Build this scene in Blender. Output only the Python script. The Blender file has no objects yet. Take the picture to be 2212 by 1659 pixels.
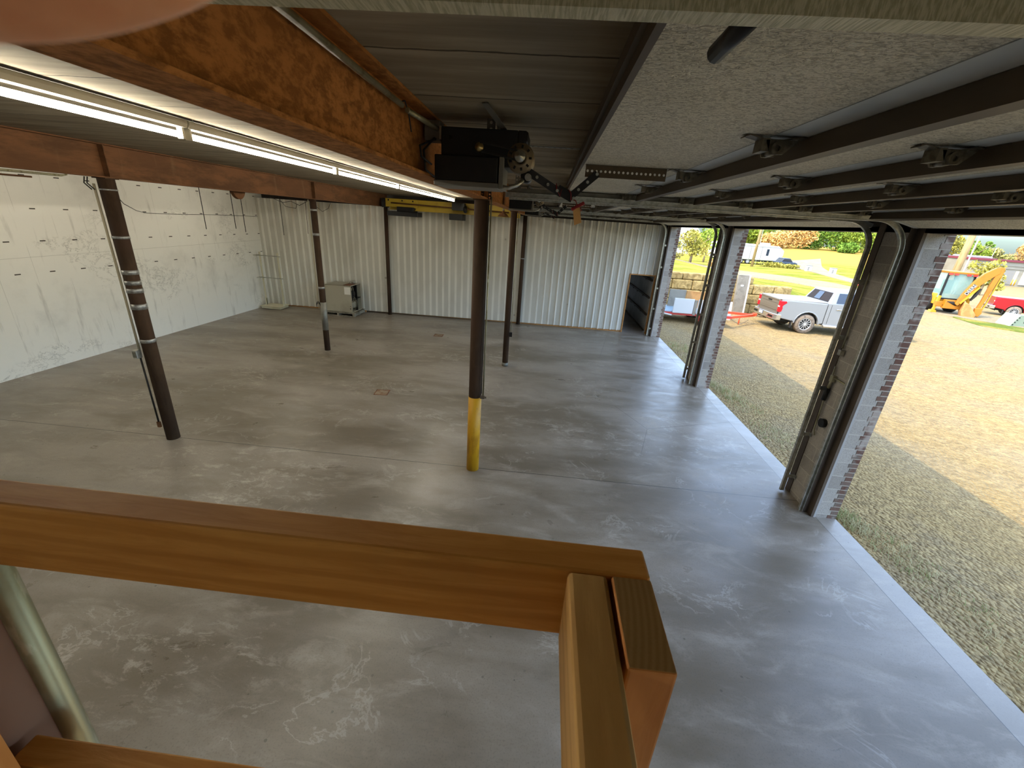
import bpy, math, random
from mathutils import Vector, Matrix
random.seed(7)
PI = math.pi
COL = bpy.context.scene.collection
sc = bpy.context.scene

# ------------------------------------------------------------------ mesh builder
class MB:
    def __init__(s):
        s.v = []; s.f = []; s.sm = []; s.mi = []; s.m = 0
    def face(s, idx, smooth=False):
        s.f.append(tuple(idx)); s.sm.append(smooth); s.mi.append(s.m)
    def quad(s, a, b, c, d, smooth=False):
        n = len(s.v); s.v += [tuple(a), tuple(b), tuple(c), tuple(d)]; s.face((n, n+1, n+2, n+3), smooth)
    def box(s, x0, x1, y0, y1, z0, z1):
        n = len(s.v)
        s.v += [(x0,y0,z0),(x1,y0,z0),(x1,y1,z0),(x0,y1,z0),(x0,y0,z1),(x1,y0,z1),(x1,y1,z1),(x0,y1,z1)]
        for q in ((3,2,1,0),(4,5,6,7),(0,1,5,4),(1,2,6,5),(2,3,7,6),(3,0,4,7)): s.face([n+i for i in q])
        return s
    def bar(s, p0, p1, w, h, up=(0,0,1)):
        """box of width w and height h along the line p0-p1"""
        p0 = Vector(p0); p1 = Vector(p1); d = (p1-p0).normalized(); up = Vector(up)
        if abs(d.dot(up)) > .98: up = Vector((1,0,0))
        a = d.cross(up).normalized(); b = a.cross(d).normalized()
        n = len(s.v)
        for p in (p0, p1):
            for sa, sb in ((-1,-1),(1,-1),(1,1),(-1,1)): s.v.append(tuple(p + a*(sa*w/2) + b*(sb*h/2)))
        for q in ((3,2,1,0),(4,5,6,7),(0,1,5,4),(1,2,6,5),(2,3,7,6),(3,0,4,7)): s.face([n+i for i in q])
        return s
    def tube(s, pts, r, n=10, caps=True, rads=None):
        pts = [Vector(p) for p in pts]; rings = []; prev = None
        for i, p in enumerate(pts):
            d = (pts[min(i+1, len(pts)-1)] - pts[max(i-1, 0)]).normalized()
            if prev is None:
                u = Vector((0,0,1)) if abs(d.z) < .9 else Vector((1,0,0))
                a = d.cross(u).normalized()
            else:
                a = (prev - d*prev.dot(d)).normalized()
            prev = a; b = d.cross(a); k = len(s.v); rr = rads[i] if rads else r
            for j in range(n):
                t = 2*PI*j/n; s.v.append(tuple(p + a*(rr*math.cos(t)) + b*(rr*math.sin(t))))
            rings.append(k)
        for k0, k1 in zip(rings, rings[1:]):
            for j in range(n): s.face((k0+j, k0+(j+1) % n, k1+(j+1) % n, k1+j), True)
        if caps:
            s.face([rings[0]+j for j in reversed(range(n))]); s.face([rings[-1]+j for j in range(n)])
        return s
    def cyl(s, p0, p1, r, n=16, r1=None):
        return s.tube([p0, p1], r, n, True, [r, r if r1 is None else r1])
    def ring(s, p0, p1, r0, r1, n=20):
        """hollow tube, inner radius r0, outer r1"""
        p0 = Vector(p0); p1 = Vector(p1); d = (p1-p0).normalized()
        u = Vector((0,0,1)) if abs(d.z) < .9 else Vector((1,0,0)); a = d.cross(u).normalized(); b = d.cross(a)
        k = len(s.v)
        for p in (p0, p1):
            for r in (r0, r1):
                for j in range(n):
                    t = 2*PI*j/n; s.v.append(tuple(p + a*(r*math.cos(t)) + b*(r*math.sin(t))))
        for j in range(n):
            q = (j+1) % n
            s.face((k+j, k+q, k+n+q, k+n+j)); s.face((k+2*n+j, k+3*n+j, k+3*n+q, k+2*n+q))
            s.face((k+n+j, k+n+q, k+3*n+q, k+3*n+j), True); s.face((k+q, k+j, k+2*n+j, k+2*n+q), True)
        return s
    def prism(s, prof, axis, a, b, smooth=False):
        """closed 2D profile extruded along axis from a to b; profile axes: x->(y,z), y->(x,z), z->(x,y)"""
        def P(u, w, t): return {'x': (t,u,w), 'y': (u,t,w), 'z': (u,w,t)}[axis]
        n = len(s.v); m = len(prof)
        s.v += [P(u, w, a) for u, w in prof] + [P(u, w, b) for u, w in prof]
        area = sum(prof[i][0]*prof[(i+1) % m][1] - prof[(i+1) % m][0]*prof[i][1] for i in range(m))
        fl = (area > 0) ^ (axis == 'y') ^ (b < a)
        for j in range(m):
            q = (j+1) % m; f = (n+j, n+q, n+m+q, n+m+j); s.face(f if fl else f[::-1], smooth)
        c0 = [n+j for j in range(m)]; c1 = [n+m+j for j in range(m)]
        s.face(c0[::-1] if fl else c0); s.face(c1 if fl else c1[::-1])
        return s
    def sweep(s, prof, pts, frames, closed=True):
        """profile (u,w) swept through pts with frames (a,b)"""
        k = len(s.v); m = len(prof)
        for p, (a, b) in zip(pts, frames):
            for u, w in prof: s.v.append(tuple(Vector(p) + Vector(a)*u + Vector(b)*w))
        for i in range(len(pts)-1):
            for j in range(m if closed else m-1):
                q = (j+1) % m; s.face((k+i*m+j, k+i*m+q, k+(i+1)*m+q, k+(i+1)*m+j))
        if closed:
            s.face([k+j for j in reversed(range(m))]); s.face([k+(len(pts)-1)*m+j for j in range(m)])
        return s
    def lathe(s, prof, c=(0,0,0), n=24, axis='z'):
        k = len(s.v); m = len(prof)
        for j in range(n):
            t = 2*PI*j/n
            for r, h in prof:
                x, y = r*math.cos(t), r*math.sin(t)
                p = {'z': (x,y,h), 'y': (x,h,y), 'x': (h,x,y)}[axis]
                s.v.append((p[0]+c[0], p[1]+c[1], p[2]+c[2]))
        for j in range(n):
            q = (j+1) % n
            for i in range(m-1):
                f = (k+j*m+i, k+q*m+i, k+q*m+i+1, k+j*m+i+1)
                s.face(f if axis != 'y' else f[::-1], True)
        return s
    def sphere(s, c, r, n=10, sc_=(1,1,1)):
        pr = [(max(1e-4, math.sin(PI*i/n))*r, -math.cos(PI*i/n)*r) for i in range(n+1)]
        k = len(s.v); s.lathe(pr, (0,0,0), n*2)
        for i in range(k, len(s.v)):
            v = s.v[i]; s.v[i] = (c[0]+v[0]*sc_[0], c[1]+v[1]*sc_[1], c[2]+v[2]*sc_[2])
        return s
    def perf(s, o, a, b, t, n, cell, w, r, seg=8):
        """perforated strap: n cells of length cell along a, width w along b, thickness t along a x b, one hole each"""
        o = Vector(o); a = Vector(a).normalized(); b = Vector(b).normalized(); c = a.cross(b).normalized()*t
        for i in range(n):
            ctr = o + a*(cell*(i+.5))
            k = len(s.v)
            for off in (Vector((0,0,0)), c):
                for j in range(seg):
                    th = 2*PI*j/seg; dx, dy = math.cos(th), math.sin(th)
                    s.v.append(tuple(ctr + off + a*(r*dx) + b*(r*dy)))
                for j in range(seg):
                    th = 2*PI*j/seg; dx, dy = math.cos(th), math.sin(th)
                    q = 1/max(abs(dx), abs(dy)); s.v.append(tuple(ctr + off + a*(cell/2*dx*q) + b*(w/2*dy*q)))
            for j in range(seg):
                q = (j+1) % seg
                s.face((k+j, k+seg+j, k+seg+q, k+q)); s.face((k+2*seg+j, k+2*seg+q, k+3*seg+q, k+3*seg+j))
                s.face((k+j, k+q, k+2*seg+q, k+2*seg+j)); s.face((k+seg+q, k+seg+j, k+3*seg+j, k+3*seg+q))
        return s
    def xf(s, M, start=0):
        for i in range(start, len(s.v)): s.v[i] = tuple(M @ Vector(s.v[i]))
        return s
    def build(s, name, mats, parent=None, origin=None, bevel=0, bseg=2):
        if origin is None:
            if parent is not None: origin = wloc(parent)
            else:
                xs = [p[0] for p in s.v]; ys = [p[1] for p in s.v]; zs = [p[2] for p in s.v]
                origin = Vector(((min(xs)+max(xs))/2, (min(ys)+max(ys))/2, min(zs)))
        origin = Vector(origin)
        me = bpy.data.meshes.new(name)
        me.from_pydata([(p[0]-origin.x, p[1]-origin.y, p[2]-origin.z) for p in s.v], [], s.f)
        me.polygons.foreach_set('use_smooth', s.sm); me.polygons.foreach_set('material_index', s.mi)
        for m in (mats if isinstance(mats, (list, tuple)) else [mats]): me.materials.append(m)
        me.update()
        o = bpy.data.objects.new(name, me); COL.objects.link(o)
        if parent is not None:
            o.parent = parent; o.location = origin - wloc(parent)
        else: o.location = origin
        if bevel:
            b = o.modifiers.new('edge', 'BEVEL'); b.width = bevel; b.segments = bseg; b.limit_method = 'ANGLE'; b.angle_limit = .6
        return o

def wloc(o):
    p = Vector((0,0,0))
    while o is not None: p = p + o.location; o = o.parent
    return p
def tag(o, label, cat, group=None, kind=None):
    o['label'] = label; o['category'] = cat; o['kind'] = kind or 'thing'
    if group: o['group'] = group
    return o
def thing(name, label, cat, loc, group=None):
    o = bpy.data.objects.new(name, None); o.empty_display_size = .1; COL.objects.link(o); o.location = loc
    return tag(o, label, cat, group)
def struct(o):
    o['kind'] = 'structure'; return o
def dup(root, off, label, group=None, rotz=0):
    def cp(o, par):
        c = o.copy(); COL.objects.link(c)
        if par is not None: c.parent = par; c.matrix_parent_inverse = o.matrix_parent_inverse.copy()
        for ch in o.children: cp(ch, c)
        return c
    r = cp(root, None); r.location = root.location + Vector(off); r.rotation_euler.z += rotz; r['label'] = label
    if group: r['group'] = group
    return r

# ------------------------------------------------------------------ materials
def C(h):
    h = h.lstrip('#'); o = []
    for i in (0, 2, 4):
        c = int(h[i:i+2], 16)/255; o.append(c/12.92 if c <= .04045 else ((c+.055)/1.055)**2.4)
    return (*o, 1)
class N:
    def __init__(s, name):
        s.mat = bpy.data.materials.new(name); s.mat.use_nodes = True; s.t = s.mat.node_tree
        s.b = s.t.nodes['Principled BSDF']; s._pos = s._obj = None
    def n(s, t, **k):
        d = s.t.nodes.new('ShaderNode'+t)
        for a, v in k.items():
            if hasattr(d, a): setattr(d, a, v)
            else: s.put(d.inputs[a], v)
        return d
    def put(s, i, v):
        if isinstance(v, bpy.types.NodeSocket): s.t.links.new(v, i)
        else: i.default_value = v
    def pos(s):
        if not s._pos: s._pos = s.n('NewGeometry').outputs['Position']
        return s._pos
    def obj(s):
        if not s._obj: s._obj = s.n('TexCoord').outputs['Object']
        return s._obj
    def vec(s, scale=(1,1,1), co='pos', loc=(0,0,0)):
        m = s.n('Mapping'); s.put(m.inputs[0], s.pos() if co == 'pos' else s.obj())
        m.inputs['Scale'].default_value = scale if isinstance(scale, (tuple, list)) else (scale,)*3
        m.inputs['Location'].default_value = loc
        return m.outputs[0]
    def noise(s, vec, scale=1, detail=4, rough=.55, dist=0):
        d = s.n('TexNoise'); s.put(d.inputs['Vector'], vec)
        d.inputs['Scale'].default_value = scale; d.inputs['Detail'].default_value = detail
        d.inputs['Roughness'].default_value = rough; d.inputs['Distortion'].default_value = dist
        return d.outputs['Fac']
    def vor(s, vec, scale=1, feature='F1', out='Distance'):
        d = s.n('TexVoronoi', feature=feature); s.put(d.inputs['Vector'], vec); d.inputs['Scale'].default_value = scale
        return d.outputs[out]
    def step(s, fac, lo, hi, a=0.0, b=1.0):
        d = s.n('MapRange', interpolation_type='SMOOTHSTEP'); s.put(d.inputs[0], fac)
        d.inputs[1].default_value = lo; d.inputs[2].default_value = hi; d.inputs[3].default_value = a; d.inputs[4].default_value = b
        return d.outputs[0]
    def ma(s, op, a, b=0.0, c=0.0):
        d = s.n('Math', operation=op); s.put(d.inputs[0], a); s.put(d.inputs[1], b); s.put(d.inputs[2], c); return d.outputs[0]
    def xyz(s, v=None):
        d = s.n('SeparateXYZ'); s.put(d.inputs[0], s.pos() if v is None else v); return d.outputs
    def mix(s, fac, a, b, mode='MIX'):
        d = s.n('Mix', data_type='RGBA', blend_type=mode)
        s.put(d.inputs[0], fac); s.put(d.inputs[6], a); s.put(d.inputs[7], b); return d.outputs[2]
    def bump(s, h, strength=.3, dist=.01):
        d = s.n('Bump'); d.inputs['Strength'].default_value = strength; d.inputs['Distance'].default_value = dist
        s.put(d.inputs['Height'], h); s.put(s.b.inputs['Normal'], d.outputs[0])
    def out(s, col=None, rough=None, metal=None, spec=None):
        if col is not None: s.put(s.b.inputs['Base Color'], col)
        if rough is not None: s.put(s.b.inputs['Roughness'], rough)
        if metal is not None: s.put(s.b.inputs['Metallic'], metal)
        if spec is not None: s.put(s.b.inputs['Specular IOR Level'], spec)
        return s.mat
    def near(s, v, c, w):
        """1 where |v-c| < w"""
        return s.ma('LESS_THAN', s.ma('ABSOLUTE', s.ma('SUBTRACT', v, c)), w)
    def cells(s, v, size, off, w):
        """1 on thin lines repeating every size"""
        f = s.ma('FRACT', s.ma('DIVIDE', s.ma('SUBTRACT', v, off), size))
        return s.ma('LESS_THAN', f, w/size)

def mk(name, col, rough=.6, metal=0.0, var=(), bump=None, co='obj', spec=.5):
    """base colour with soft noise patches: var = (scale, colour, lo, hi[, detail]); bump = (scale, strength, dist)"""
    n = N(name); c = C(col)
    for k, v in enumerate(var):
        f = n.noise(n.vec(v[0], co, (k*3.7, k*1.9, k*5.3)), 1, v[4] if len(v) > 4 else 5)
        c = n.mix(n.step(f, v[2], v[3]), c, C(v[1]))
    if bump: n.bump(n.noise(n.vec(bump[0], co), 1, 5), bump[1], bump[2])
    return n.out(c, rough, metal, spec)
def flat(name, col, rough=.5, metal=0.0, spec=.5): return mk(name, col, rough, metal, (), None, 'obj', spec)

W_ = {}
def mats():
    m = W_
    # concrete floor, saw cuts on the column lines and the apron joint by the doors
    n = N('concrete floor'); x, y, z = n.xyz()
    f1 = n.noise(n.vec((.28, .75, 1)), 1, 6, .6); f2 = n.noise(n.vec((1.2, 2.6, 1), loc=(5,2,0)), 1, 7, .68, .6); f3 = n.noise(n.vec((14, 14, 1)), 1, 4, .6)
    c = n.mix(n.step(f1, .38, .62), C('#746a5a'), C('#958c7f'))
    c = n.mix(n.ma('MULTIPLY', n.step(f2, .5, .68), .5), c, C('#aaa193'))
    wh = n.ma('MULTIPLY', n.step(n.noise(n.vec((3.2, 6.5, 1), loc=(1,8,0)), 1, 9, .78, .5), .52, .6), n.step(n.noise(n.vec((.30, .5, 1), loc=(4.4,2.2,0)), 1, 3), .53, .66))
    c = n.mix(n.ma('MULTIPLY', wh, .42), c, C('#c4bdaf'))
    c = n.mix(n.ma('MULTIPLY', n.step(n.noise(n.vec((70,70,1)), 1, 2), .5, .75), .35), c, C('#5d564a'))
    c = n.mix(n.ma('MULTIPLY', n.step(n.noise(n.vec((.55, 1.5, 1), loc=(9,4,0)), 1, 5, .6, .4), .52, .7), .55), c, C('#6b604d'))
    c = n.mix(n.ma('MULTIPLY', n.step(f3, .4, .7), .12), c, C('#6e6a60'))
    sq = n.noise(n.vec((1.3, 1.6, 1), loc=(7,3,0)), 1, 7, .62, .8); sqm = n.ma('MULTIPLY', n.step(n.ma('ABSOLUTE', n.ma('SUBTRACT', sq, .5)), .016, .004), n.step(n.noise(n.vec((.8, .9, 1), loc=(1.4,6.2,0)), 1, 3), .52, .6))
    c = n.mix(n.ma('MULTIPLY', sqm, .22), c, C('#d2ccbf'))
    pit = n.ma('MULTIPLY', n.ma('LESS_THAN', n.vor(n.vec(6.5)), .07), n.step(n.noise(n.vec(1.7), 1, 2), .45, .55))
    c = n.mix(n.ma('MULTIPLY', pit, .55), c, C('#4c473c'))
    warp = n.ma('MULTIPLY', n.ma('SUBTRACT', n.noise(n.vec(2.3), 1, 3), .5), .05)
    cut = n.ma('MAXIMUM', n.near(n.ma('ADD', y, n.ma('MULTIPLY', warp, .12)), 5.335, .006), n.near(x, 3.985, .004))
    crk = n.ma('MULTIPLY', n.ma('LESS_THAN', n.vor(n.vec((.22, .31, 1), loc=(.4,.1,0)), 1, 'DISTANCE_TO_EDGE'), .0009), n.ma('MULTIPLY', n.step(x, .5, 1.5), n.step(y, 6.0, 6.5)))
    cut = n.ma('MAXIMUM', cut, n.ma('MULTIPLY', crk, .6))
    c = n.mix(cut, c, C('#3f3a31'))
    apron = n.step(x, 3.98, 3.99)
    c = n.mix(n.ma('MULTIPLY', apron, .2), c, C('#c9c6be'))
    n.bump(n.ma('ADD', n.ma('MULTIPLY', f2, .6), n.ma('MULTIPLY', f3, .25)), .16, .006)
    m['floor'] = n.out(c, n.step(f2, .3, .75, .27, .48), 0, .5)
    # ceiling planks
    n = N('precast concrete planks'); x, y, z = n.xyz()
    f = n.noise(n.vec((.9, 9, 3)), 1, 5, .6); c = n.mix(n.step(f, .35, .7), C('#877b67'), C('#a39781'))
    f2 = n.noise(n.vec((.5, .8, 1), loc=(2,7,0)), 1, 4); c = n.mix(n.ma('MULTIPLY', n.step(f2, .5, .7), .5), c, C('#5f5544'))
    wob = n.ma('ADD', y, n.ma('MULTIPLY', n.noise(n.vec(7), 1, 3), .03))
    seam = n.cells(wob, .61, .0, .014)
    c = n.mix(n.ma('MULTIPLY', seam, .8), c, C('#2f261b'))
    n.bump(n.ma('SUBTRACT', f, n.ma('MULTIPLY', seam, 1.5)), .5, .01)
    m['ceil'] = n.out(c, .9, 0, .2)
    # painted cast wall with tie marks every two feet
    n = N('white painted cast concrete'); x, y, z = n.xyz()
    f = n.noise(n.vec((1, .7, .7)), 1, 6, .65); f2 = n.noise(n.vec((1, 5, .8), loc=(0,3,1)), 1, 5, .6)
    c = n.mix(n.step(f, .5, .75), C('#f0eee6'), C('#dedcd4'))
    c = n.mix(n.ma('MULTIPLY', n.step(f2, .58, .72), .45), c, C('#b2afa6'))
    fy = n.ma('FRACT', n.ma('DIVIDE', n.ma('ADD', y, .05+.61*20-8.046), .61)); fz = n.ma('FRACT', n.ma('DIVIDE', n.ma('ADD', z, .01+6.0-1.92), .6))
    tie = n.ma('MULTIPLY', n.ma('LESS_THAN', fy, .17), n.ma('LESS_THAN', fz, .036))
    tie = n.ma('MULTIPLY', tie, n.ma('GREATER_THAN', z, 1.6))
    fy2 = n.ma('FRACT', n.ma('DIVIDE', n.ma('ADD', y, .61*20-7.74), .61))
    lin = n.ma('MULTIPLY', n.ma('LESS_THAN', fy2, .012), n.step(n.noise(n.vec((1, 3, 1.2)), 1, 3), .45, .6))
    ck = n.noise(n.vec((1, 2.2, 3.2), loc=(0,1,2)), 1, 8, .75, .5)
    crk = n.ma('MULTIPLY', n.ma('LESS_THAN', n.ma('ABSOLUTE', n.ma('SUBTRACT', ck, .5)), .006), n.step(n.noise(n.vec((1, .45, .9), loc=(0,4.3,1.1)), 1, 2), .55, .64))
    hl = n.near(n.ma('ADD', z, n.ma('MULTIPLY', y, -.012)), 2.13, .004)
    c = n.mix(n.ma('MULTIPLY', lin, .35), c, C('#8d8a80')); c = n.mix(n.ma('MULTIPLY', crk, .7), c, C('#6f6b61'))
    c = n.mix(n.ma('MULTIPLY', hl, .4), c, C('#8d8a80')); c = n.mix(tie, c, C('#46423a'))
    n.bump(f, .2, .02); m['wall'] = n.out(c, .75, 0, .3)
    # ribbed sheet
    n = N('white ribbed sheet metal'); x, y, z = n.xyz()
    f = n.noise(n.vec((1.5, 1, .6)), 1, 5, .6); c = n.mix(n.step(f, .45, .7), C('#e6e4da'), C('#d5d2c7'))
    st = n.ma('MULTIPLY', n.step(n.noise(n.vec((9, 1, .5)), 1, 4), .5, .7), n.step(z, 2.6, 3.7))
    c = n.mix(n.ma('MULTIPLY', st, .55), c, C('#a8895c'))
    sp = n.ma('LESS_THAN', n.vor(n.vec((1.1, 1, 1.1))), .045); c = n.mix(n.ma('MULTIPLY', sp, .6), c, C('#8a7f69'))
    ph = n.ma('FRACT', n.ma('DIVIDE', n.ma('ADD', x, 22.86), .2286)); flat_shade = n.ma('MULTIPLY', n.ma('GREATER_THAN', ph, .33), n.step(n.noise(n.vec((.6, 1, .4)), 1, 3), .2, .6, .5, 1))
    c = n.mix(n.ma('MULTIPLY', flat_shade, .55), c, C('#a8a598'))  # flats greyed in the colour to stand for shading between the ribs
    m['rib'] = n.out(c, .42, 0, .5)
    # block work and brick
    n = N('grey block work'); x, y, z = n.xyz()
    crs = n.ma('DIVIDE', n.ma('SUBTRACT', z, .0528-.2032*2), .2032); fz = n.ma('FRACT', crs)
    hj = n.ma('LESS_THAN', fz, .05)
    odd = n.ma('MODULO', n.ma('FLOOR', crs), 2.0)
    vy = n.ma('LESS_THAN', n.ma('FRACT', n.ma('DIVIDE', n.ma('ADD', n.ma('ADD', y, 20.0-5.32+.19), n.ma('MULTIPLY', odd, .2)), .4)), .025)
    geo = n.n('NewGeometry'); nx = n.ma('ABSOLUTE', n.xyz(geo.outputs['Normal'])[0])
    vj = n.ma('MULTIPLY', vy, n.ma('GREATER_THAN', nx, .5))
    j = n.ma('MAXIMUM', hj, vj)
    cell = n.n('TexWhiteNoise', noise_dimensions='1D'); n.put(cell.inputs['W'], n.ma('FLOOR', crs))
    f = n.noise(n.vec(150), 1, 3, .7)
    c = n.mix(n.ma('MULTIPLY', cell.outputs['Value'], .8), C('#a39c92'), C('#bcb5ab')); c = n.mix(n.ma('MULTIPLY', n.step(f, .45, .62), .6), c, C('#7f7a72'))
    c = n.mix(n.ma('MULTIPLY', n.step(n.noise(n.vec(2.2), 1, 4), .55, .7), .5), c, C('#8a8580'))
    c = n.mix(j, c, C('#bdb7ab')); n.bump(n.ma('SUBTRACT', f, n.ma('MULTIPLY', j, .3)), .5, .006)
    m['cmu'] = n.out(c, .9, 0, .2)
    n = N('red brick'); x, y, z = n.xyz()
    crs = n.ma('DIVIDE', n.ma('SUBTRACT', z, .0528-.2032*2), .2032/3); hj = n.ma('LESS_THAN', n.ma('FRACT', crs), .15)
    odd = n.ma('MODULO', n.ma('FLOOR', crs), 2.0)
    vy = n.ma('LESS_THAN', n.ma('FRACT', n.ma('DIVIDE', n.ma('ADD', n.ma('ADD', y, 20.0), n.ma('MULTIPLY', odd, .1)), .2)), .05)
    j = n.ma('MAXIMUM', hj, n.ma('MULTIPLY', vy, n.ma('GREATER_THAN', n.ma('ABSOLUTE', n.xyz(n.n('NewGeometry').outputs['Normal'])[0]), .5)))
    w = n.n('TexWhiteNoise', noise_dimensions='1D'); n.put(w.inputs['W'], n.ma('FLOOR', crs))
    c = n.mix(w.outputs['Value'], C('#65473c'), C('#7b665a')); c = n.mix(n.step(n.noise(n.vec(9), 1, 4), .48, .62), c, C('#73685f'))
    c = n.mix(n.ma('MULTIPLY', n.step(n.noise(n.vec(3), 1, 3), .54, .64), .7), c, C('#b5aa9e'))
    c = n.mix(j, c, C('#b0a89b')); n.bump(n.ma('SUBTRACT', n.noise(n.vec(40), 1, 3), j), .5, .008); m['brick'] = n.out(c, .9, 0, .2)
    # gravel
    n = N('tan gravel'); 
    v = n.vor(n.vec(22), 1, 'F1'); vc = n.vor(n.vec(26), 1, 'F1', 'Color'); g = n.n('RGBToBW'); n.put(g.inputs[0], vc)
    c = n.mix(g.outputs[0], C('#806c48'), C('#ae9565')); c = n.mix(n.step(n.noise(n.vec(.5), 1, 6, .65), .42, .66), c, C('#9d8557'))
    c = n.mix(n.ma('MULTIPLY', n.step(n.noise(n.vec((1.6, 1.1, 1), loc=(3,1,0)), 1, 6, .7), .55, .7), .4), c, C('#84745a'))
    x, y, z = n.xyz()
    c = n.mix(n.ma('MULTIPLY', n.step(n.noise(n.vec(.45, 'pos', (2,9,0)), 1, 5), .4, .65), .55), c, C('#928468'))
    sp = n.noise(n.vec((5, 9, 1)), 1, 7, .8); c = n.mix(n.ma('MULTIPLY', n.step(sp, .5, .62), .4), c, C('#6b5d44')); c = n.mix(n.ma('MULTIPLY', n.step(sp, .5, .4), .4), c, C('#bca673'))
    n.bump(n.ma('ADD', n.ma('MULTIPLY', v, -1.0), n.noise(n.vec(7), 1, 5)), 1.0, .05); m['gravel'] = n.out(c, .95, 0, .15)
    n = N('lawn grass')
    f = n.noise(n.vec((.22, .5, .5)), 1, 7, .7); c = n.mix(n.step(f, .36, .62), C('#66702b'), C('#9e8d45'))
    c = n.mix(n.ma('MULTIPLY', n.step(n.noise(n.vec(4), 1, 5, .7), .45, .65), .5), c, C('#6f7a2c'))
    c = n.mix(n.step(n.xyz()[1], 66, 74), c, C('#a58644'))
    n.bump(n.noise(n.vec(9), 1, 5), .8, .05); m['lawn'] = n.out(c, .95, 0, 0)
    m['lawn_green'] = mk('green lawn', '#5c6730', .95, 0, [((.6,.6,.6), '#8a7d42', .48, .65), ((6,6,6), '#4f5b20', .5, .7)], ((9,9,9), .8, .05), 'pos', 0)
    m['road'] = mk('pale asphalt', '#877c65', .9, 0, [((.2,1.2,1), '#978a6e', .45, .65), ((8,8,8), '#786d58', .5, .7)], None, 'pos', 0)
    m['path'] = mk('pale concrete drive', '#928970', .9, 0, [((1,1,1), '#877d64', .45, .65)], None, 'pos', 0)
    # rusty steel
    def rust(name, a, b, d, scale=(5,2.2,7), w='#8f7a5c'):
        n = N(name); f = n.noise(n.vec(scale), 1, 8, .68, .25); f2 = n.noise(n.vec((1.1,.9,1.5), loc=(3,3,1)), 1, 4)
        c = n.mix(n.step(f, .38, .62), C(a), C(b)); c = n.mix(n.ma('MULTIPLY', n.step(f2, .42, .66), .8), c, C(d))
        x, y, z = n.xyz(); s = n.noise(n.vec((3, 3.5, .5), loc=(1,6,2)), 1, 4); c = n.mix(n.ma('MULTIPLY', n.step(s, .62, .74), .35), c, C(w))
        n.bump(f, .35, .006); return n.out(c, .8, 0, .25)
    m['rust'] = rust('rusted beam steel', '#835325', '#b87b42', '#9a622e', (24,15,28))
    m['rust_dark'] = rust('brown rusted beam steel', '#583c25', '#775133', '#66452c', (4,1.5,6), '#8e7656')
    m['column'] = rust('brown painted pipe steel', '#3a2b1f', '#4b3929', '#422f23', (4,4,1.2), '#6d5646')
    m['jamb'] = mk('dark brown jamb steel', '#63564a', .6, .2, [((3,3,1.5), '#4f4439', .4, .65), ((14,14,5), '#5c5043', .6, .75)], None, 'pos', .4)
    m['lintel'] = mk('dark lintel steel', '#3f3833', .6, .2, [((2,1,2), '#332c26', .4, .65)], None, 'pos', .4)
    m['galv'] = mk('galvanised steel', '#bbbab0', .34, .8, [((30,6,30), '#a3a194', .42, .6), ((4,4,4), '#cac8be', .5, .7)], None, 'pos', .5)
    m['galv_tex'] = mk('spangled galvanised track', '#c2bda3', .5, .2, [((260,20,60), '#a19c7e', .4, .62)], ((260,20,60), .4, .003), 'pos', .5)
    m['galv_dark'] = mk('dull galvanised angle', '#86847a', .5, .4, [((5,2,5), '#74726a', .4, .65)], None, 'pos', .4)
    n = N('embossed door skin')
    f = n.noise(n.vec((55, 95, 55)), 1, 3, .6, 1.4); c = n.mix(n.step(n.noise(n.vec(1.2), 1, 5), .45, .7), C('#eae5d6'), C('#dad4c2'))
    c = n.mix(n.ma('MULTIPLY', n.step(f, .40, .54, 1, 0), .72), c, C('#8f8877'))  # emboss creases darkened in the colour as relief shading
    n.bump(f, 1.0, .015); m['panel'] = n.out(c, .5, 0, .4)
    m['panel_smooth'] = mk('smooth door rail', '#c2c4c1', .5, 0, [((2,2,2), '#b1b4b1', .45, .65)], None, 'pos', .4)
    m['strut'] = mk('shaded strut steel', '#5a4c3a', .55, .3, [((4,1,4), '#493d2e', .4, .65)], None, 'pos', .4)  # base colour darkened to carry the shade the struts sit in
    m['hinge'] = mk('weathered hinge steel', '#6f6757', .5, .6, [((20,20,20), '#544c3e', .45, .6)], None, 'obj', .4)
    m['black'] = mk('black enamel', '#131211', .45, 0, [((6,6,6), '#1d1a17', .5, .7)], None, 'obj', .4)
    m['black_arm'] = flat('black bar steel', '#191514', .5, .2)
    m['rubber'] = mk('dark rubber', '#1c1a18', .8, 0, [((20,20,20), '#2a2622', .5, .7)])
    m['grey_tray'] = flat('grey opener tray', '#77736a', .5, .3)
    m['tan_metal'] = flat('tan cast motor', '#83745c', .5, .4)
    m['brass'] = flat('brass pulley', '#b59e6a', .35, .8)
    m['red'] = flat('red handle plastic', '#8e1418', .5)
    m['card'] = mk('tan card', '#b98c54', .9, 0, [((9,9,9), '#a87b46', .45, .7)])
    m['cream'] = mk('cream enamel', '#d5cfb4', .5, 0, [((2,2,2), '#c4bd9f', .5, .7)])
    m['beige'] = mk('beige cabinet enamel', '#aba592', .45, 0, [((1.5,1.5,1.5), '#9c9683', .45, .7)])
    m['paper'] = flat('white paper', '#e6e3da', .8)
    m['yellow'] = mk('yellow paint', '#c8940f', .5, 0, [((9,9,3), '#a8770b', .5, .68), ((20,20,9), '#8a6a3c', .66, .75)], None, 'pos')
    m['crane'] = mk('crane yellow paint', '#b79b2b', .5, 0, [((2,2,2), '#a08526', .5, .7)], None, 'pos')
    m['tape'] = mk('silver tape', '#a9aaa8', .35, .5, [((30,30,30), '#8d8d8b', .45, .6)])
    m['conduit'] = mk('galvanised conduit', '#a9a488', .38, .6, [((9,9,4), '#88805f', .5, .65), ((40,40,9), '#c4bfa6', .6, .7)], None, 'pos')
    m['cable'] = flat('black cable', '#1b1815', .6)
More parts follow.
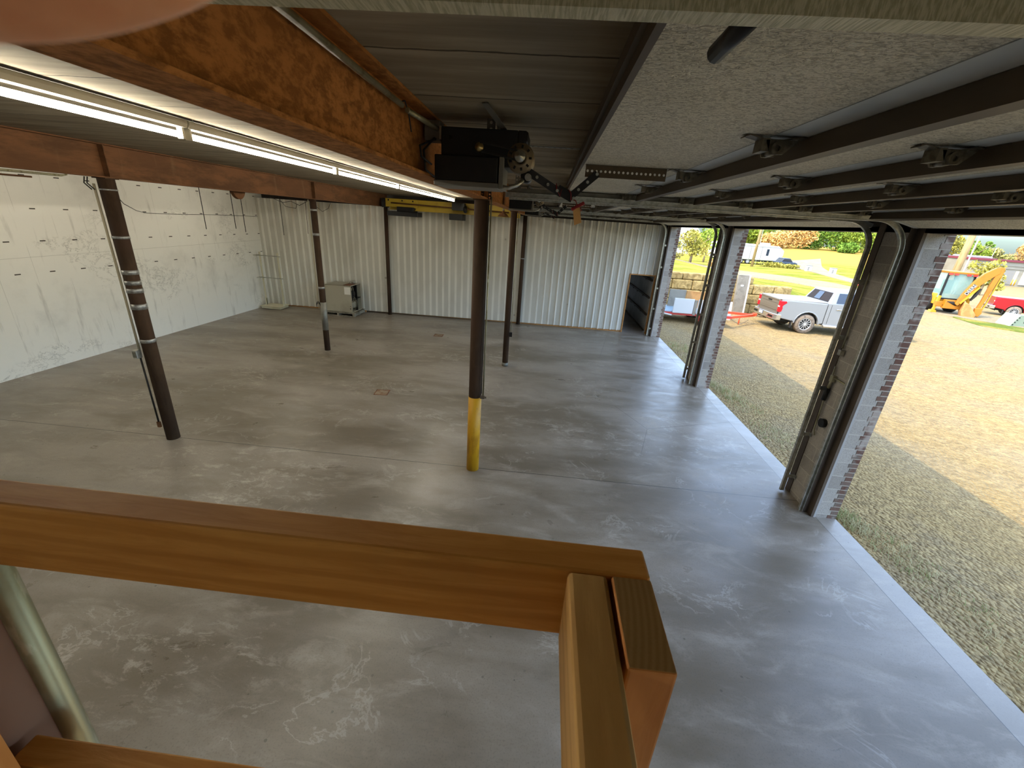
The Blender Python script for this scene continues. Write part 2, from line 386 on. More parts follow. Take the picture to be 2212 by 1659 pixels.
    m['pvc'] = flat('pale cable', '#b7ad92', .6)
    n = N('lamp tube'); n.b.inputs['Emission Color'].default_value = (1, .93, .78, 1); n.b.inputs['Emission Strength'].default_value = 1.0; m['tube'] = n.out(C('#fffaf0'), .4)
    m['lamp_white'] = flat('white lamp housing', '#d8d4c4', .5)
    # lumber: grain along the given axis
    def wood(name, sc_, a, b, d):
        n = N(name); vv = n.vec(sc_, 'pos')
        f = n.noise(vv, 1, 5, .6, .8); w = n.n('TexWave', wave_type='RINGS', rings_direction='SPHERICAL'); n.put(w.inputs['Vector'], n.vec((sc_[0]*.16, sc_[1]*.16, sc_[2]*.16), 'pos', (.35,.2,.6)))
        w.inputs['Scale'].default_value = 1.2; w.inputs['Distortion'].default_value = 5; w.inputs['Detail'].default_value = 3
        c = n.mix(n.step(f, .3, .7), C(a), C(b)); c = n.mix(n.ma('MULTIPLY', n.step(w.outputs['Fac'], .55, .95), .5), c, C(d))
        kn = n.step(n.vor(n.vec(tuple(q*.22 for q in sc_), 'pos', (.2,.5,.1))), .05, .13, 1, 0); c = n.mix(n.ma('MULTIPLY', kn, .75), c, C('#4a2508'))
        n.bump(f, .25, .003); return n.out(c, .6, 0, .35)
    m['wood_x'] = wood('sawn lumber along rail', (7,60,60), '#c4863a', '#d69a4c', '#b3752c')
    m['wood_y'] = wood('sawn lumber crosswise', (60,9,60), '#c79b5a', '#d4aa68', '#b08546')
    m['wood_z'] = wood('sawn lumber upright', (60,60,9), '#d18c4e', '#dc9a5a', '#bd7a3c')
    n = N('end grain'); vv = n.vec(1, 'obj', (.02,-.03,0)); w = n.n('TexWave', wave_type='RINGS', rings_direction='Z'); n.put(w.inputs['Vector'], vv)
    w.inputs['Scale'].default_value = 55; w.inputs['Distortion'].default_value = 1.2; w.inputs['Detail'].default_value = 2; w.inputs['Detail Scale'].default_value = 8
    c = n.mix(w.outputs['Fac'], C('#967547'), C('#a38252')); n.bump(n.noise(n.vec(300, 'obj'), 1, 3), .3, .002); m['endgrain'] = n.out(c, .8, 0, .2)
    m['skin'] = mk('skin', '#eeb28c', .55, 0, [((60,60,60), '#e09a74', .45, .7)], ((900,900,900), .15, .0005), 'obj', .4)
    m['skin'].node_tree.nodes['Principled BSDF'].inputs['Subsurface Weight'].default_value = .15
    m['skin'].node_tree.nodes['Principled BSDF'].inputs['Subsurface Radius'].default_value = (.003,.001,.0006)
    m['nail'] = flat('finger nail', '#dba98f', .3)
    m['rustplate'] = mk('rusty drain plate', '#7d5237', .8, 0, [((12,12,12), '#5f3d29', .45, .65)])
    m['pallet'] = mk('weathered pallet wood', '#8f8878', .85, 0, [((14,3,14), '#6b6457', .45, .65)])
    # outdoors
    m['silver'] = mk('silver car paint', '#9a9ea1', .3, .45, [], None, 'obj', .6)
    m['silver_shaded'] = flat('shaded tailgate paint', '#7d7566', .35, .4)  # tailgate's shade and warm gravel reflection put into the paint colour
    m['tonneau'] = flat('black bed cover', '#85837d', .6)
    m['glass'] = flat('dark car glass', '#26303c', .08, 0, .8)
    m['glass_green'] = flat('cab glass', '#8fb0ab', .12, 0, .8); m['glass_green'].node_tree.nodes['Principled BSDF'].inputs['Alpha'].default_value = .45
    m['glass_brown'] = flat('rear window glass', '#2a2119', .4, 0, .1)
    m['chrome'] = flat('chrome', '#cfd0cf', .18, .9)
    m['alloy'] = flat('alloy wheel', '#c6c8ca', .3, .6)
    m['tyre'] = mk('dusty tyre', '#7d6f5e', .9, 0, [((12,12,12), '#5c5248', .45, .65)])
    m['tail'] = flat('red tail lamp', '#c10f22', .25)
    m['plate'] = flat('licence plate', '#dfe3ea', .5)
    m['trailer_red'] = flat('red trailer paint', '#b3372f', .5)
    m['orange'] = flat('orange red drawbar', '#e0512a', .5)
    m['white'] = flat('white paint', '#c9cac8', .5)
    m['plywood'] = mk('plywood', '#b8864e', .8, 0, [((3,3,3), '#a1723d', .45, .65)])
    m['bluegrey'] = flat('blue grey deck', '#8ba0aa', .6)
    m['board'] = mk('grey board', '#8c8576', .85, 0, [((3,3,3), '#7c7567', .45, .65), ((25,25,25), '#a39c8c', .62, .7)])
    n = N('split face stone'); x, y, z = n.xyz()
    f = n.noise(n.vec((3.5, 3.5, 3.5)), 1, 8, .72, .6); c = n.mix(n.step(f, .38, .62), C('#8f7a4e'), C('#bfa771')); n.bump(f, 1.0, .12); m['stone'] = n.out(c, .95, 0, .1)
    m['deere'] = mk('orange yellow paint', '#a8690e', .5, 0, [((1.5,1.5,1.5), '#985d0a', .5, .7)])
    m['deere2'] = flat('bright yellow paint', '#b58512', .5)
    m['redcar'] = flat('red car paint', '#930e15', .3, .1)
    m['ubox'] = flat('pale green box paint', '#7f8b76', .5)
    m['bark'] = mk('bark', '#8b7a5e', .9, 0, [((5,5,2), '#6b5c44', .45, .65)])
    m['pole'] = mk('wooden utility pole', '#a88e62', .85, 0, [((9,9,1), '#947a4d', .45, .65)])
    m['bldg'] = mk('cream facade', '#8f8a7a', .8, 0, [((.4,.4,.8), '#868070', .45, .65)])
    m['bldg_white'] = flat('white overhead door', '#adaca6', .6)
    m['bldg_grey'] = flat('grey doorway', '#85827b', .7)
    m['maroon'] = flat('maroon parapet', '#742a34', .6)
    m['blue_car'] = flat('dark blue car paint', '#3b4657', .3, .2)
    for k, (a, b) in dict(leaf_green=('#5f7d27', '#95a33b'), leaf_dark=('#41611f', '#6f8d33'), leaf_yellow=('#86862f', '#aaa04c'), leaf_brown=('#b08c4c', '#cfa968'), leaf_olive=('#7c7f42', '#a39a5a')).items():
        n = N(k.replace('_', ' ')); oi = n.n('NewGeometry'); c = n.mix(n.noise(n.vec(1.3), 1, 4), C(a), C(b)); c = n.mix(oi.outputs['Random Per Island'], c, C(b)); m[k] = n.out(c, .8, 0, .2)
        m[k].node_tree.nodes['Principled BSDF'].inputs['Transmission Weight'].default_value = 0
    m['weed'] = mk('dry weeds', '#b3aa82', .9, 0, [((5,5,5), '#8d9360', .48, .62)], None, 'pos', .1)
    return m
m = mats()
# ------------------------------------------------------------------ the building
XL, XI, XO = -10.15, 3.93, 4.25            # left wall, inner face of the piers, slab edge
CEIL, OPEN = 4.06, 3.66                    # ceiling, door opening height
BAY = 4.88
PIERS = [(4.99-3*BAY, 5.64-3*BAY), (4.99-2*BAY, 5.64-2*BAY), (4.99-BAY, 5.64-BAY), (4.99, 5.64), (9.85, 10.56), (14.76, 15.46), (19.66, 20.3)]
YB = -9.4                                  # wall behind the landing
def yf(x): return 15.14 - .045*max(0, (-3-x))      # far sheet wall

b = MB(); b.box(XL, XO, YB, 22.5, -.3, 0); struct(b.build('floor', m['floor']))
b = MB(); b.box(XL, 4.5, YB, 22.5, CEIL, 4.66); struct(b.build('ceiling', m['ceil']))
b = MB(); b.box(XL-.3, XL, YB, 22.5, -.3, 4.66); struct(b.build('wall_left', m['wall']))
b = MB(); b.box(XL, 4.25, YB-.2, YB, 0, 4.06); struct(b.build('wall_back', m['wall']))
b = MB(); b.box(XL, 4.25, 22.5, 22.7, -.3, 4.66); struct(b.build('wall_end', m['cmu']))
# far wall: ribbed sheet with a door hole
DX0, DX1, DZ = 2.975, 3.80, 2.04
def rib_sheet(xa, xb, z0, z1):
    b = MB(); prof = []; p = .2286; x = math.floor(xa/p)*p
    pts = []
    while x < xb + p:
        for dx, d in ((0,0),(.016,.036),(.05,.036),(.066,0),(.10,0),(.108,.004),(.122,.004),(.13,0),(.165,0),(.173,.004),(.187,.004),(.195,0)):
            pts.append((x+dx, -d))
        x += p
    pts = [q for q in pts if xa < q[0] < xb]
    pts = [(xa, 0)] + pts + [(xb, 0)]
    for (xa_, da), (xb_, db) in zip(pts, pts[1:]):
        b.quad((xa_, yf(xa_)+da, z0), (xb_, yf(xb_)+db, z0), (xb_, yf(xb_)+db, z1), (xa_, yf(xa_)+da, z1))
    b.quad((xb, yf(xb)+.05, z0), (xa, yf(xa)+.05, z0), (xa, yf(xa)+.05, z1), (xb, yf(xb)+.05, z1))
    return b
TOPW = 3.69
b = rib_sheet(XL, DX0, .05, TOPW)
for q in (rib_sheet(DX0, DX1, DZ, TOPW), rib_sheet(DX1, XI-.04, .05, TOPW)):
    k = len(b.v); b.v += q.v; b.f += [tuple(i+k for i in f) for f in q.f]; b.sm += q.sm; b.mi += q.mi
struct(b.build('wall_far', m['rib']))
b = MB(); b.box(XL, XI, 15.2, 15.3, TOPW-.02, CEIL); struct(b.build('trim_1', m['lintel']))
b = MB(); b.box(XL, -6.5, yf(-8.3)-.0, yf(-8.3)+.06, 0, .06); b.box(-6.5, DX0, yf(-3)-.0, yf(-3)+.05, 0, .06); b.box(DX1, XI, 15.13, 15.18, 0, .06)
struct(b.build('baseboard_far', m['plywood']))
b = MB(); b.box(DX0-.035, DX0, 15.1, 15.2, 0, DZ+.035); b.box(DX1, DX1+.035, 15.1, 15.2, 0, DZ+.035); b.box(DX0, DX1, 15.1, 15.2, DZ, DZ+.035)
struct(b.build('trim_2', m['plywood']))
# piers: block core, toothed brick face outside, brown steel jambs on the inside corners
for i, (ya, yb) in enumerate(PIERS):
    b = MB(); b.box(XI, 4.165, ya, yb, 0, CEIL)
    struct(b.build('wall_right', m['cmu']))
    b = MB(); h = .2032/3; k = 0; z = -.2
    z = .0528 - .2032*2
    while z < 4.6:
        xin = 4.135 if k % 2 else 4.165
        b.box(xin, XO, ya-.004, yb+.004, z, min(z+h, 4.66)); z += h; k += 1
    struct(b.build('wall_right', m['brick']))
    b = MB()
    for (y0, s) in ((ya, 1), (yb, -1)):
        y1 = y0 + s*.10; lo, hi = min(y0, y1), max(y0, y1)
        b.box(XI-.012, XI, lo, hi, 0, CEIL-.01)                       # plate on the inside face
        if s > 0: yy = y0 + s*.10; b.box(XI-.075, XI-.012, min(yy, yy-s*.008), max(yy, yy-s*.008), 0, CEIL-.01)
        y2 = y0 - s*.008; b.box(XI-.012, XI+.022, min(y0, y2), max(y0, y2), 0, OPEN)   # return leg round the corner
    struct(b.build('trim_%d' % (i+3), m['jamb']))
    b = MB()
    for (y0, s) in ((ya, 1), (yb, -1)):
        y2 = y0 - s*.010; b.box(XI+.022, XI+.05, min(y0, y2), max(y0, y2), 0, OPEN)
    struct(b.build('trim_%d' % (i+20), flat('grey caulk strip', '#a7a4a0', .8)) if i == 0 else b.build('trim_%d' % (i+20), bpy.data.materials['grey caulk strip']))
# steel header over the doors
b = MB(); b.box(XI, 4.2, YB, 22.5, OPEN, OPEN+.06); b.box(XI, XI+.02, YB, 22.5, OPEN, CEIL-.005); b.box(XI+.02, 4.24, YB, 22.5, OPEN+.06, CEIL-.005)
struct(b.build('trim_30', m['lintel']))

# ------------------------------------------------------------------ steel frame
def ibeam(name, x, z0, z1, y0, y1, w, mat, label, stiff=()):
    t = thing(name, label, 'beam', (x, (y0+y1)/2, z0))
    tf, tw = .014, .010; h = w/2
    b = MB(); b.prism([(x-h,z0),(x+h,z0),(x+h,z0+tf),(x+tw/2,z0+tf),(x+tw/2,z1-tf),(x+h,z1-tf),(x+h,z1),(x-h,z1),(x-h,z1-tf),(x-tw/2,z1-tf),(x-tw/2,z0+tf),(x-h,z0+tf)], 'y', y0, y1)
    b.build('beam_body', mat, t)
    for ys in stiff:
        b = MB(); b.box(x-h+.005, x-tw/2, ys-.006, ys+.006, z0+tf, z1-tf); b.box(x+tw/2, x+h-.005, ys-.006, ys+.006, z0+tf, z1-tf)
        b.build('stiffener_plate', mat, t)
    return t
ibeam('steel_beam', -.82, 3.715, CEIL-.002, YB+.02, 15.05, .165, m['rust'], 'orange rusted steel I-beam overhead, carried by the yellow-footed column', (.36, 5.32, 10.2))
ibeam('steel_beam', -5.565, 3.675, CEIL-.002, YB+.02, 15.0, .165, m['rust_dark'], 'dark brown rusted steel I-beam in front of the white concrete wall', (5.32, 10.2))

def column(x, y, r, z1, label):
    t = thing('steel_column', label, 'column', (x, y, 0), 'pipe columns carrying the beams')
    b = MB(); b.cyl((x,y,0), (x,y,z1), r, 28); b.build('pipe_shaft', m['column'], t)
    b = MB(); b.box(x-.09, x+.09, y-.09, y+.09, z1-.012, z1); b.build('cap_plate', m['column'], t)
    return t
def band(t, x, y, z, r, h, tilt=0, mat='tape', name='tape_band'):
    b = MB(); b.ring((x-tilt*.03, y, z), (x+tilt*.03, y, z+h), r-.001, r+.004, 28); b.build(name, m[mat], t)
A1 = column(-5.565, 5.32, .088, 3.675, 'brown pipe column wrapped with five silver tape bands')
for z, h in ((3.53,.018), (2.955,.035), (2.50,.06), (2.365,.055), (2.255,.06), (2.03,.075), (1.555,.05)): band(A1, -5.565, 5.32, z, .089, h)
b = MB(); b.tube([(-5.66,5.24,3.6), (-5.665,5.25,2.6), (-5.665,5.25,1.45)], .014, 8); b.build('conduit', m['pvc'], A1)
b = MB(); b.box(-5.70,-5.63,5.16,5.24,1.34,1.46); bx = b.build('outlet_box', m['galv'], A1, bevel=.006)
b = MB(); b.box(-5.688,-5.642,5.155,5.162,1.36,1.44); b.build('cover_plate', m['galv_dark'], bx)
b = MB(); b.tube([(-5.665,5.235,1.34), (-5.66,5.24,.25)], .012, 8); b.build('drop_cable', m['cable'], A1)
b = MB(); b.box(-5.68,-5.635,5.22,5.25,.22,.31); b.build('cable_clip', m['rust_dark'], A1)
for dx in (-.02, .02):
    b = MB(); b.tube([(-5.64+dx,5.2,3.53), (-5.72+dx,5.2,3.6), (-5.75+dx,5.25,3.67)], .007, 6); b.build('cable_end', m['cable'], A1)
B1 = column(-.82, 5.32, .088, 3.715, 'brown pipe column with a yellow painted foot')
b = MB(); b.ring((-.82,5.32,.0), (-.82,5.32,1.18), .087, .0915, 28); b.build('painted_sleeve', m['yellow'], B1)
b = MB(); b.tube([(-.70,5.27,3.75), (-.70,5.27,1.22)], .011, 8); b.build('conduit', m['conduit'], B1)
b = MB(); b.tube([(-.722,5.25,3.7), (-.722,5.25,1.26)], .006, 6); b.build('cable', m['cable'], B1)
b = MB(); b.box(-.735,-.675,5.225,5.255,1.19,1.23); b.cyl((-.67,5.24,1.21),(-.65,5.24,1.21),.015,8); b.build('conduit_clamp', m['jamb'], B1)
b = MB(); b.perf((-.80,5.22,3.715), (0,0,1), (1,0,0), .004, 9, .036, .036, .010); b.build('perforated_hanger', m['black_arm'], B1)
b = MB(); b.perf((-.715,5.22,3.715), (0,0,1), (1,0,0), .004, 9, .036, .036, .010); b.build('perforated_hanger', m['black_arm'], B1)
A2 = column(-5.565, 10.2, .072, 3.675, 'thin brown column with pale grey lower half beside the furnace')
for z, h in ((3.42,.045), (2.87,.06), (1.61,.05)): band(A2, -5.565, 10.2, z, .073, h)
band(A2, -5.565, 10.2, .55, .0725, .72, 0, 'galv_dark', 'grey_sleeve')
b = MB(); b.tube([(-5.65,10.15,3.66), (-5.66,10.15,2.2), (-5.655,10.15,1.1)], .012, 8); b.build('conduit', m['pvc'], A2)
b = MB()
for k in range(3): b.tube([(-5.66-.05*math.cos(a), 10.14, 1.2+.09*math.sin(a)-.02*k) for a in [q*.5 for q in range(7)]], .006, 5)
b.build('cable_loop', m['cable'], A2)
B2 = column(-.82, 10.2, .074, 3.715, 'second brown column down the centre row, clear of the wall')
b = MB(); b.ring((-.82,10.2,0), (-.82,10.2,.09), .073, .077, 24); b.build('worn_foot', m['galv_dark'], B2)
b = MB(); b.tube([(-.715,10.16,3.7), (-.72,10.16,.9)], .010, 8); b.build('conduit', m['conduit'], B2)
b = MB(); b.box(-.75,-.68,10.1,10.14,.80,.91); b.build('conduit_clamp', m['black_arm'], B2)
A3 = column(-5.565, 14.86, .066, 3.675, 'dark column against the ribbed wall below the yellow crane end')
B3 = column(-.82, 15.0, .068, 3.715, 'dark column against the ribbed wall beside the centre row')
band(B3, -.82, 15.0, 2.3, .069, .03)
B0 = column(-.84, .36, .088, 3.715, 'reddish brown column right behind the wooden rail')
[c for c in B0.children if c.name.startswith('pipe_shaft')][0].data.materials[0] = mk('reddish brown column paint', '#8c6653', .65, 0, [((4,4,2), '#7a5646', .4, .65), ((30,30,9), '#a58470', .6, .75)], None, 'pos')
b = MB(); b.tube([(-.757,.402,3.7), (-.757,.402,.4)], .0185, 14); b.build('conduit', m['conduit'], B0)

# conduit along the beam web, its box and wires
t = thing('conduit_run', 'thin steel conduit along the orange beam web, ending at a box', 'conduit', (-.78, 1.5, 4.0))
b = MB(); b.tube([(-.775, YB+.3, 4.0), (-.775, 2.35, 3.995)], .014, 10); b.tube([(-.765, 2.4, 3.985), (-.72, 2.85, 3.985)], .014, 10); b.build('pipe', m['conduit'], t)
b = MB(); b.box(-.80,-.70,2.83,2.92,3.92,4.03); bx = b.build('junction_box', m['galv_dark'], t, bevel=.005)
b = MB(); b.box(-.705,-.695,2.82,2.88,3.93,4.0); b.build('box_cover', m['galv'], bx)
b = MB(); b.tube([(-.775,2.32,4.0), (-.77,2.38,4.02), (-.765,2.42,3.98), (-.765,2.46,3.9)], .004, 6); b.build('tie_wire', m['cable'], t)
b = MB(); b.tube([(-.73,2.83,3.93), (-.76,2.6,3.86), (-.74,2.55,3.8), (-.70,2.62,3.77)], .006, 6); b.tube([(-.73,2.8,3.93), (-.745,2.62,3.84), (-.73,2.6,3.74), (-.69,2.64,3.71)], .006, 6); b.build('wire', m['cable'], t)
# ------------------------------------------------------------------ sectional overhead doors, hung open
YD0, YD1 = .74, 5.0
def hinge_mb(b, x, y, z):
    # arched strap leaf across the joint, two pressed cheeks and the pin barrel
    pts = [(x-.105, z-.010), (x-.09, z-.004), (x-.03, z-.018), (x+.03, z-.018), (x+.10, z-.004), (x+.125, z-.010)]
    prof = pts + [(p[0], p[1]+.005) for p in reversed(pts)]
    b.prism(prof, 'y', y-.024, y+.024)
    for s in (-1, 1):
        b.prism([(x-.035, z-.018), (x+.085, z-.016), (x+.035, z-.062), (x-.012, z-.066)], 'y', y+s*.03-.004, y+s*.03+.004)
    b.ring((x+.008, y-.045, z-.044), (x+.008, y+.045, z-.044), .011, .021, 14)
    b.box(x-.045, x-.02, y-.034, y+.034, z-.055, z-.012)
def make_door(label):
    d = thing('overhead_door', label, 'garage door', (.18, (YD0+YD1)/2, 3.85), 'sectional doors rolled up under the ceiling')
    zu, th = 3.85, .045
    ang = math.atan2(.15, .59)
    for i in range(6):
        x0 = .18 + .61*i; x1 = x0+.604
        b = MB()
        xs = x0 + (.115 if i else 0)
        b.m = 0; b.quad((xs,YD0,zu), (xs,YD1,zu), (x1,YD1,zu), (x1,YD0,zu))
        b.m = 1
        if i: b.quad((x0,YD0,zu), (x0,YD1,zu), (xs,YD1,zu), (xs,YD0,zu))
        b.quad((x0,YD0,zu+th), (x1,YD0,zu+th), (x1,YD1,zu+th), (x0,YD1,zu+th))
        b.quad((x0,YD0,zu), (x0,YD0,zu+th), (x0,YD1,zu+th), (x0,YD1,zu)); b.quad((x1,YD0,zu+th), (x1,YD0,zu), (x1,YD1,zu), (x1,YD1,zu+th))
        b.quad((x0,YD0,zu), (x1,YD0,zu), (x1,YD0,zu+th), (x0,YD0,zu+th)); b.quad((x1,YD1,zu), (x0,YD1,zu), (x0,YD1,zu+th), (x1,YD1,zu+th))
        s = MB()
        if i: s.prism([(x0+.112,zu-.002),(x0+.108,zu-.068),(x0+.165,zu-.068),(x0+.162,zu-.002)], 'y', YD0+.08, YD1-.03)
        else:
            s.box(x0-.02, x0-.002, YD0, YD1, zu-.004, zu+.075); s.box(x0-.034, x0-.02, YD0, YD1, zu+.03, zu+.07)
        cs = [MB().box(x0+.005, x1-.005, yy, yy+.07, zu-.003, zu-.0005) for yy in (YD0, YD1-.07)]
        if i == 5:
            M = Matrix.Translation((x0, 0, zu)) @ Matrix.Rotation(ang, 4, 'Y') @ Matrix.Translation((-x0, 0, -zu))
            b.xf(M); s.xf(M); [c.xf(M) for c in cs]
        p = b.build('door_section', [m['panel'], m['panel_smooth']], d)
        s.build('strut' if i else 'top_rail', m['strut'], p)
        for c in cs: c.build('end_stile', m['panel_smooth'], p)
        if i:
            for yy in (YD0+.035, YD0+1.09, (YD0+YD1)/2, YD1-1.09, YD1-.035):
                h = MB(); hinge_mb(h, x0, yy, zu); h.build('hinge', m['hinge'], p)
    b = MB(); b.cyl((.247,YD0-.09,zu-.075), (.247,YD0+.05,zu-.075), .0085, 10); b.cyl((.247,YD0-.02,zu-.075), (.247,YD0+.116,zu-.075), .015, 12); b.build('roller_stem', m['black_arm'], d)
    # perforated angle the opener arm bolts to
    yc = 2.87
    b = MB(); b.perf((.19,yc,zu-.036), (1,0,0), (0,0,1), .004, 18, .027, .068, .0075); b.box(.19, .676, yc, yc+.03, zu-.004, zu-.001)
    b.build('perforated_angle', m['strut'], d)
    return d
D1 = make_door('overhead door above the landing, with the perforated bar and red handle')
D2 = dup(D1, (0, BAY, 0), 'overhead door of the middle bay, above the silver pickup')
D3 = dup(D1, (0, 2*BAY, 0), 'overhead door of the last bay, above the red trailer')

def track_pts(y, r=.32, xh=-.52, xv=3.815, zh=3.772):
    pts = []; fr = []
    pts.append((xv, y, .02)); fr.append(((1,0,0), (0,1,0)))
    n = 12
    for i in range(n+1):
        a = PI/2*i/n
        pts.append((xv - r + r*math.cos(a), y, zh - r + r*math.sin(a))); fr.append(((math.cos(a),0,math.sin(a)), (0,1,0)))
    pts.append((xh, y, zh)); fr.append(((0,0,1), (0,1,0)))
    return pts, fr
def make_track(y, s, label, tex='galv'):
    """s = +1 when the pier lies on the +y side of the track"""
    t = thing('door_track', label, 'door track', (3.815, y, 0), 'curved steel tracks of the overhead doors')
    w, h, k = .052, .034, .003
    prof = [(-w/2, -s*h/2), (-w/2, s*h/2), (w/2, s*h/2), (w/2, -s*h/2), (w/2-k, -s*h/2), (w/2-k, s*(h/2-k)), (-w/2+k, s*(h/2-k)), (-w/2+k, -s*h/2)]
    if s < 0: prof = prof[::-1]
    pts, fr = track_pts(y); b = MB(); b.sweep(prof, pts, fr); b.build('track_channel', m[tex], t)
    # angle that stiffens the level run
    yo = y + s*.022
    b = MB(); b.box(-.5, 3.3, min(yo, yo+s*.004), max(yo, yo+s*.004), 3.792, 3.845); b.box(-.5, 3.3, min(yo, yo+s*.035), max(yo, yo+s*.035), 3.841, 3.845)
    b.build('stiffening_angle', m['galv_dark'], t)
    for z in (.25, .95, 1.65, 2.35, 3.05):
        q = MB(); q.box(3.83, XI-.010, min(y+s*.017, y+s*.021), max(y+s*.017, y+s*.021), z, z+.055); q.box(XI-.016, XI-.0125, min(y+s*.017, y+s*.055), max(y+s*.017, y+s*.055), z, z+.055)
        q.cyl((3.86,y+s*.012,z+.028), (3.86,y+s*.017,z+.028), .01, 8)
        q.build('wall_bracket', m['galv'], t)
    q = MB(); q.perf((-.40, y+s*.03, 3.80), (0,0,1), (1,0,0), .004, 7, .036, .036, .009); q.perf((.9, y+s*.03, 3.80), (0,0,1), (1,0,0), .004, 7, .036, .036, .009)
    q.build('perforated_hanger', m['galv_dark'], t)
    return t
NEAR = ['wide galvanised track across the top, above the wooden rail', 'curved track on the inner pier, beside the row of sunlit slits', 'curved track on the second pier, beside the red trailer gap']
FAR = ['curved track on the inner pier, beside its grey block return', 'curved track on the second pier, beside the view of the pickup', 'curved track in the corner by the ribbed wall door']
for k in range(3):
    make_track(.66+BAY*k + (.02 if k else 0), -1, NEAR[k], 'galv_tex' if k == 0 else 'galv')
    make_track(5.07+BAY*k - (.03 if k == 2 else 0), 1, FAR[k])

# ------------------------------------------------------------------ openers
def make_opener(label):
    o = thing('door_opener', label, 'garage door opener', (-.5, 2.87, 3.68), 'black motor openers between the doors')
    b = MB(); b.box(-.675,-.225,2.74,3.02,3.79,3.985); b.prism([(-.225,3.985),(-.225,3.90),(-.17,3.93),(-.165,3.975),(-.18,3.985)], 'y', 2.74, 2.98); b.build('housing', m['black'], o, bevel=.006)
    b = MB(); b.box(-.705,-.33,2.70,3.02,3.70,3.835); b.build('control_box', m['black'], o, bevel=.006)
    b = MB(); b.box(-.708,-.325,2.695,3.02,3.672,3.70); b.build('bottom_tray', m['grey_tray'], o, bevel=.004)
    b = MB(); b.box(-.322,-.295,2.70,2.95,3.672,3.84); b.build('end_cover', m['grey_tray'], o, bevel=.003)
    b = MB(); b.lathe([(.0001,2.70),(.010,2.70),(.014,2.71),(.024,2.712),(.026,2.722),(.018,2.728),(.018,2.742)], (-.445,0,3.885), 20, 'y'); b.build('drive_pulley', m['brass'], o)
    b = MB(); b.lathe([(.0001,2.74),(.012,2.74)], (-.62,0,3.93), 14, 'y'); b.build('round_plug', m['tan_metal'], o)
    b = MB(); b.lathe([(.0001,2.735),(.03,2.735),(.034,2.72),(.050,2.72),(.052,2.735),(.075,2.735),(.082,2.75),(.082,2.9),(.06,2.93),(.0001,2.93)], (-.205,0,3.845), 28, 'y'); mo = b.build('motor', m['tan_metal'], o)
    b = MB(); b.lathe([(.0001,2.69),(.011,2.69),(.011,2.70),(.030,2.70),(.033,2.706),(.026,2.712),(.033,2.718),(.030,2.722),(.012,2.722),(.012,2.735)], (-.205,0,3.85), 20, 'y'); b.build('motor_pulley', m['galv'], mo)
    b = MB()
    for k in range(9):
        a = 2*PI*k/9; b.bar((-.205+.037*math.cos(a),2.734,3.845+.037*math.sin(a)), (-.205+.068*math.cos(a),2.734,3.845+.068*math.sin(a)), .012, .004, (0,1,0))
    b.build('vent_slot', m['black'], mo)
    b = MB(); b.bar((-.43,2.708,3.862), (-.2,2.708,3.826), .006, .012); b.bar((-.44,2.708,3.91), (-.2,2.708,3.874), .006, .010); b.build('belt', m['rubber'], o)
    b = MB(); b.cyl((-.165,2.76,3.752), (-.165,2.92,3.752), .032, 16); b.build('capacitor', m['black'], o)
    b = MB(); b.cyl((-.15,2.72,3.745), (-.15,2.74,3.745), .02, 12); b.build('capacitor_cap', m['galv'], o)
    b = MB(); b.tube([(-.30,2.72,3.685), (-.26,2.715,3.68), (-.21,2.72,3.70), (-.18,2.74,3.73)], .011, 10); b.build('flexible_conduit', m['galv'], o)
    b = MB(); b.perf((-.40,2.86,3.985), (0,0,1), (1,0,0), .004, 2, .036, .05, .009); b.perf((-.36,2.88,3.97), (0,0,1), (0,1,0), .004, 3, .036, .036, .009); b.bar((-.385,2.5,4.055), (-.30,2.84,3.98), .035, .006); b.bar((-.35,2.84,3.97), (-.35,2.84,4.058), .03, .004)
    b.build('ceiling_bracket', m['galv_dark'], o)
    b = MB(); b.perf((-.17,3.06,3.955), (1,0,0), (0,1,0), .004, 9, .036, .036, .009); b.build('perforated_strap', m['galv_dark'], o)
    b = MB(); b.bar((-.19,2.80,3.80), (.06,2.845,3.675), .045, .008, (0,1,0)); b.bar((.03,2.845,3.70), (.13,2.845,3.655), .055, .010, (0,1,0)); b.bar((.105,2.85,3.655), (.265,2.858,3.80), .042, .008, (0,1,0)); ar = b.build('door_arm', m['black_arm'], o)
    b = MB()
    for px, pz, yy in ((-.10,3.755,2.794), (-.03,3.72,2.805), (.03,3.69,2.815), (.135,3.655,2.836), (.16,3.705,2.846), (.21,3.75,2.849), (.262,3.797,2.85)): b.cyl((px,yy,pz), (px,yy+.012,pz), .009, 10)
    b.build('bolt', m['galv'], ar)
    b = MB(); b.tube([(.02,2.83,3.73), (.025,2.825,3.70), (.05,2.825,3.66), (.055,2.835,3.70)], .003, 5); b.tube([(.10,2.83,3.70), (.115,2.825,3.68), (.12,2.825,3.64)], .003, 5); b.build('cord', m['red'], ar)
    return o
O1 = make_opener('large black opener hanging beside the orange beam')
O2 = dup(O1, (0, BAY, 0), 'second black opener, half as large, above the centre column')
O3 = dup(O1, (0, 2*BAY, 0), 'smallest black opener, tucked in by the ribbed wall')
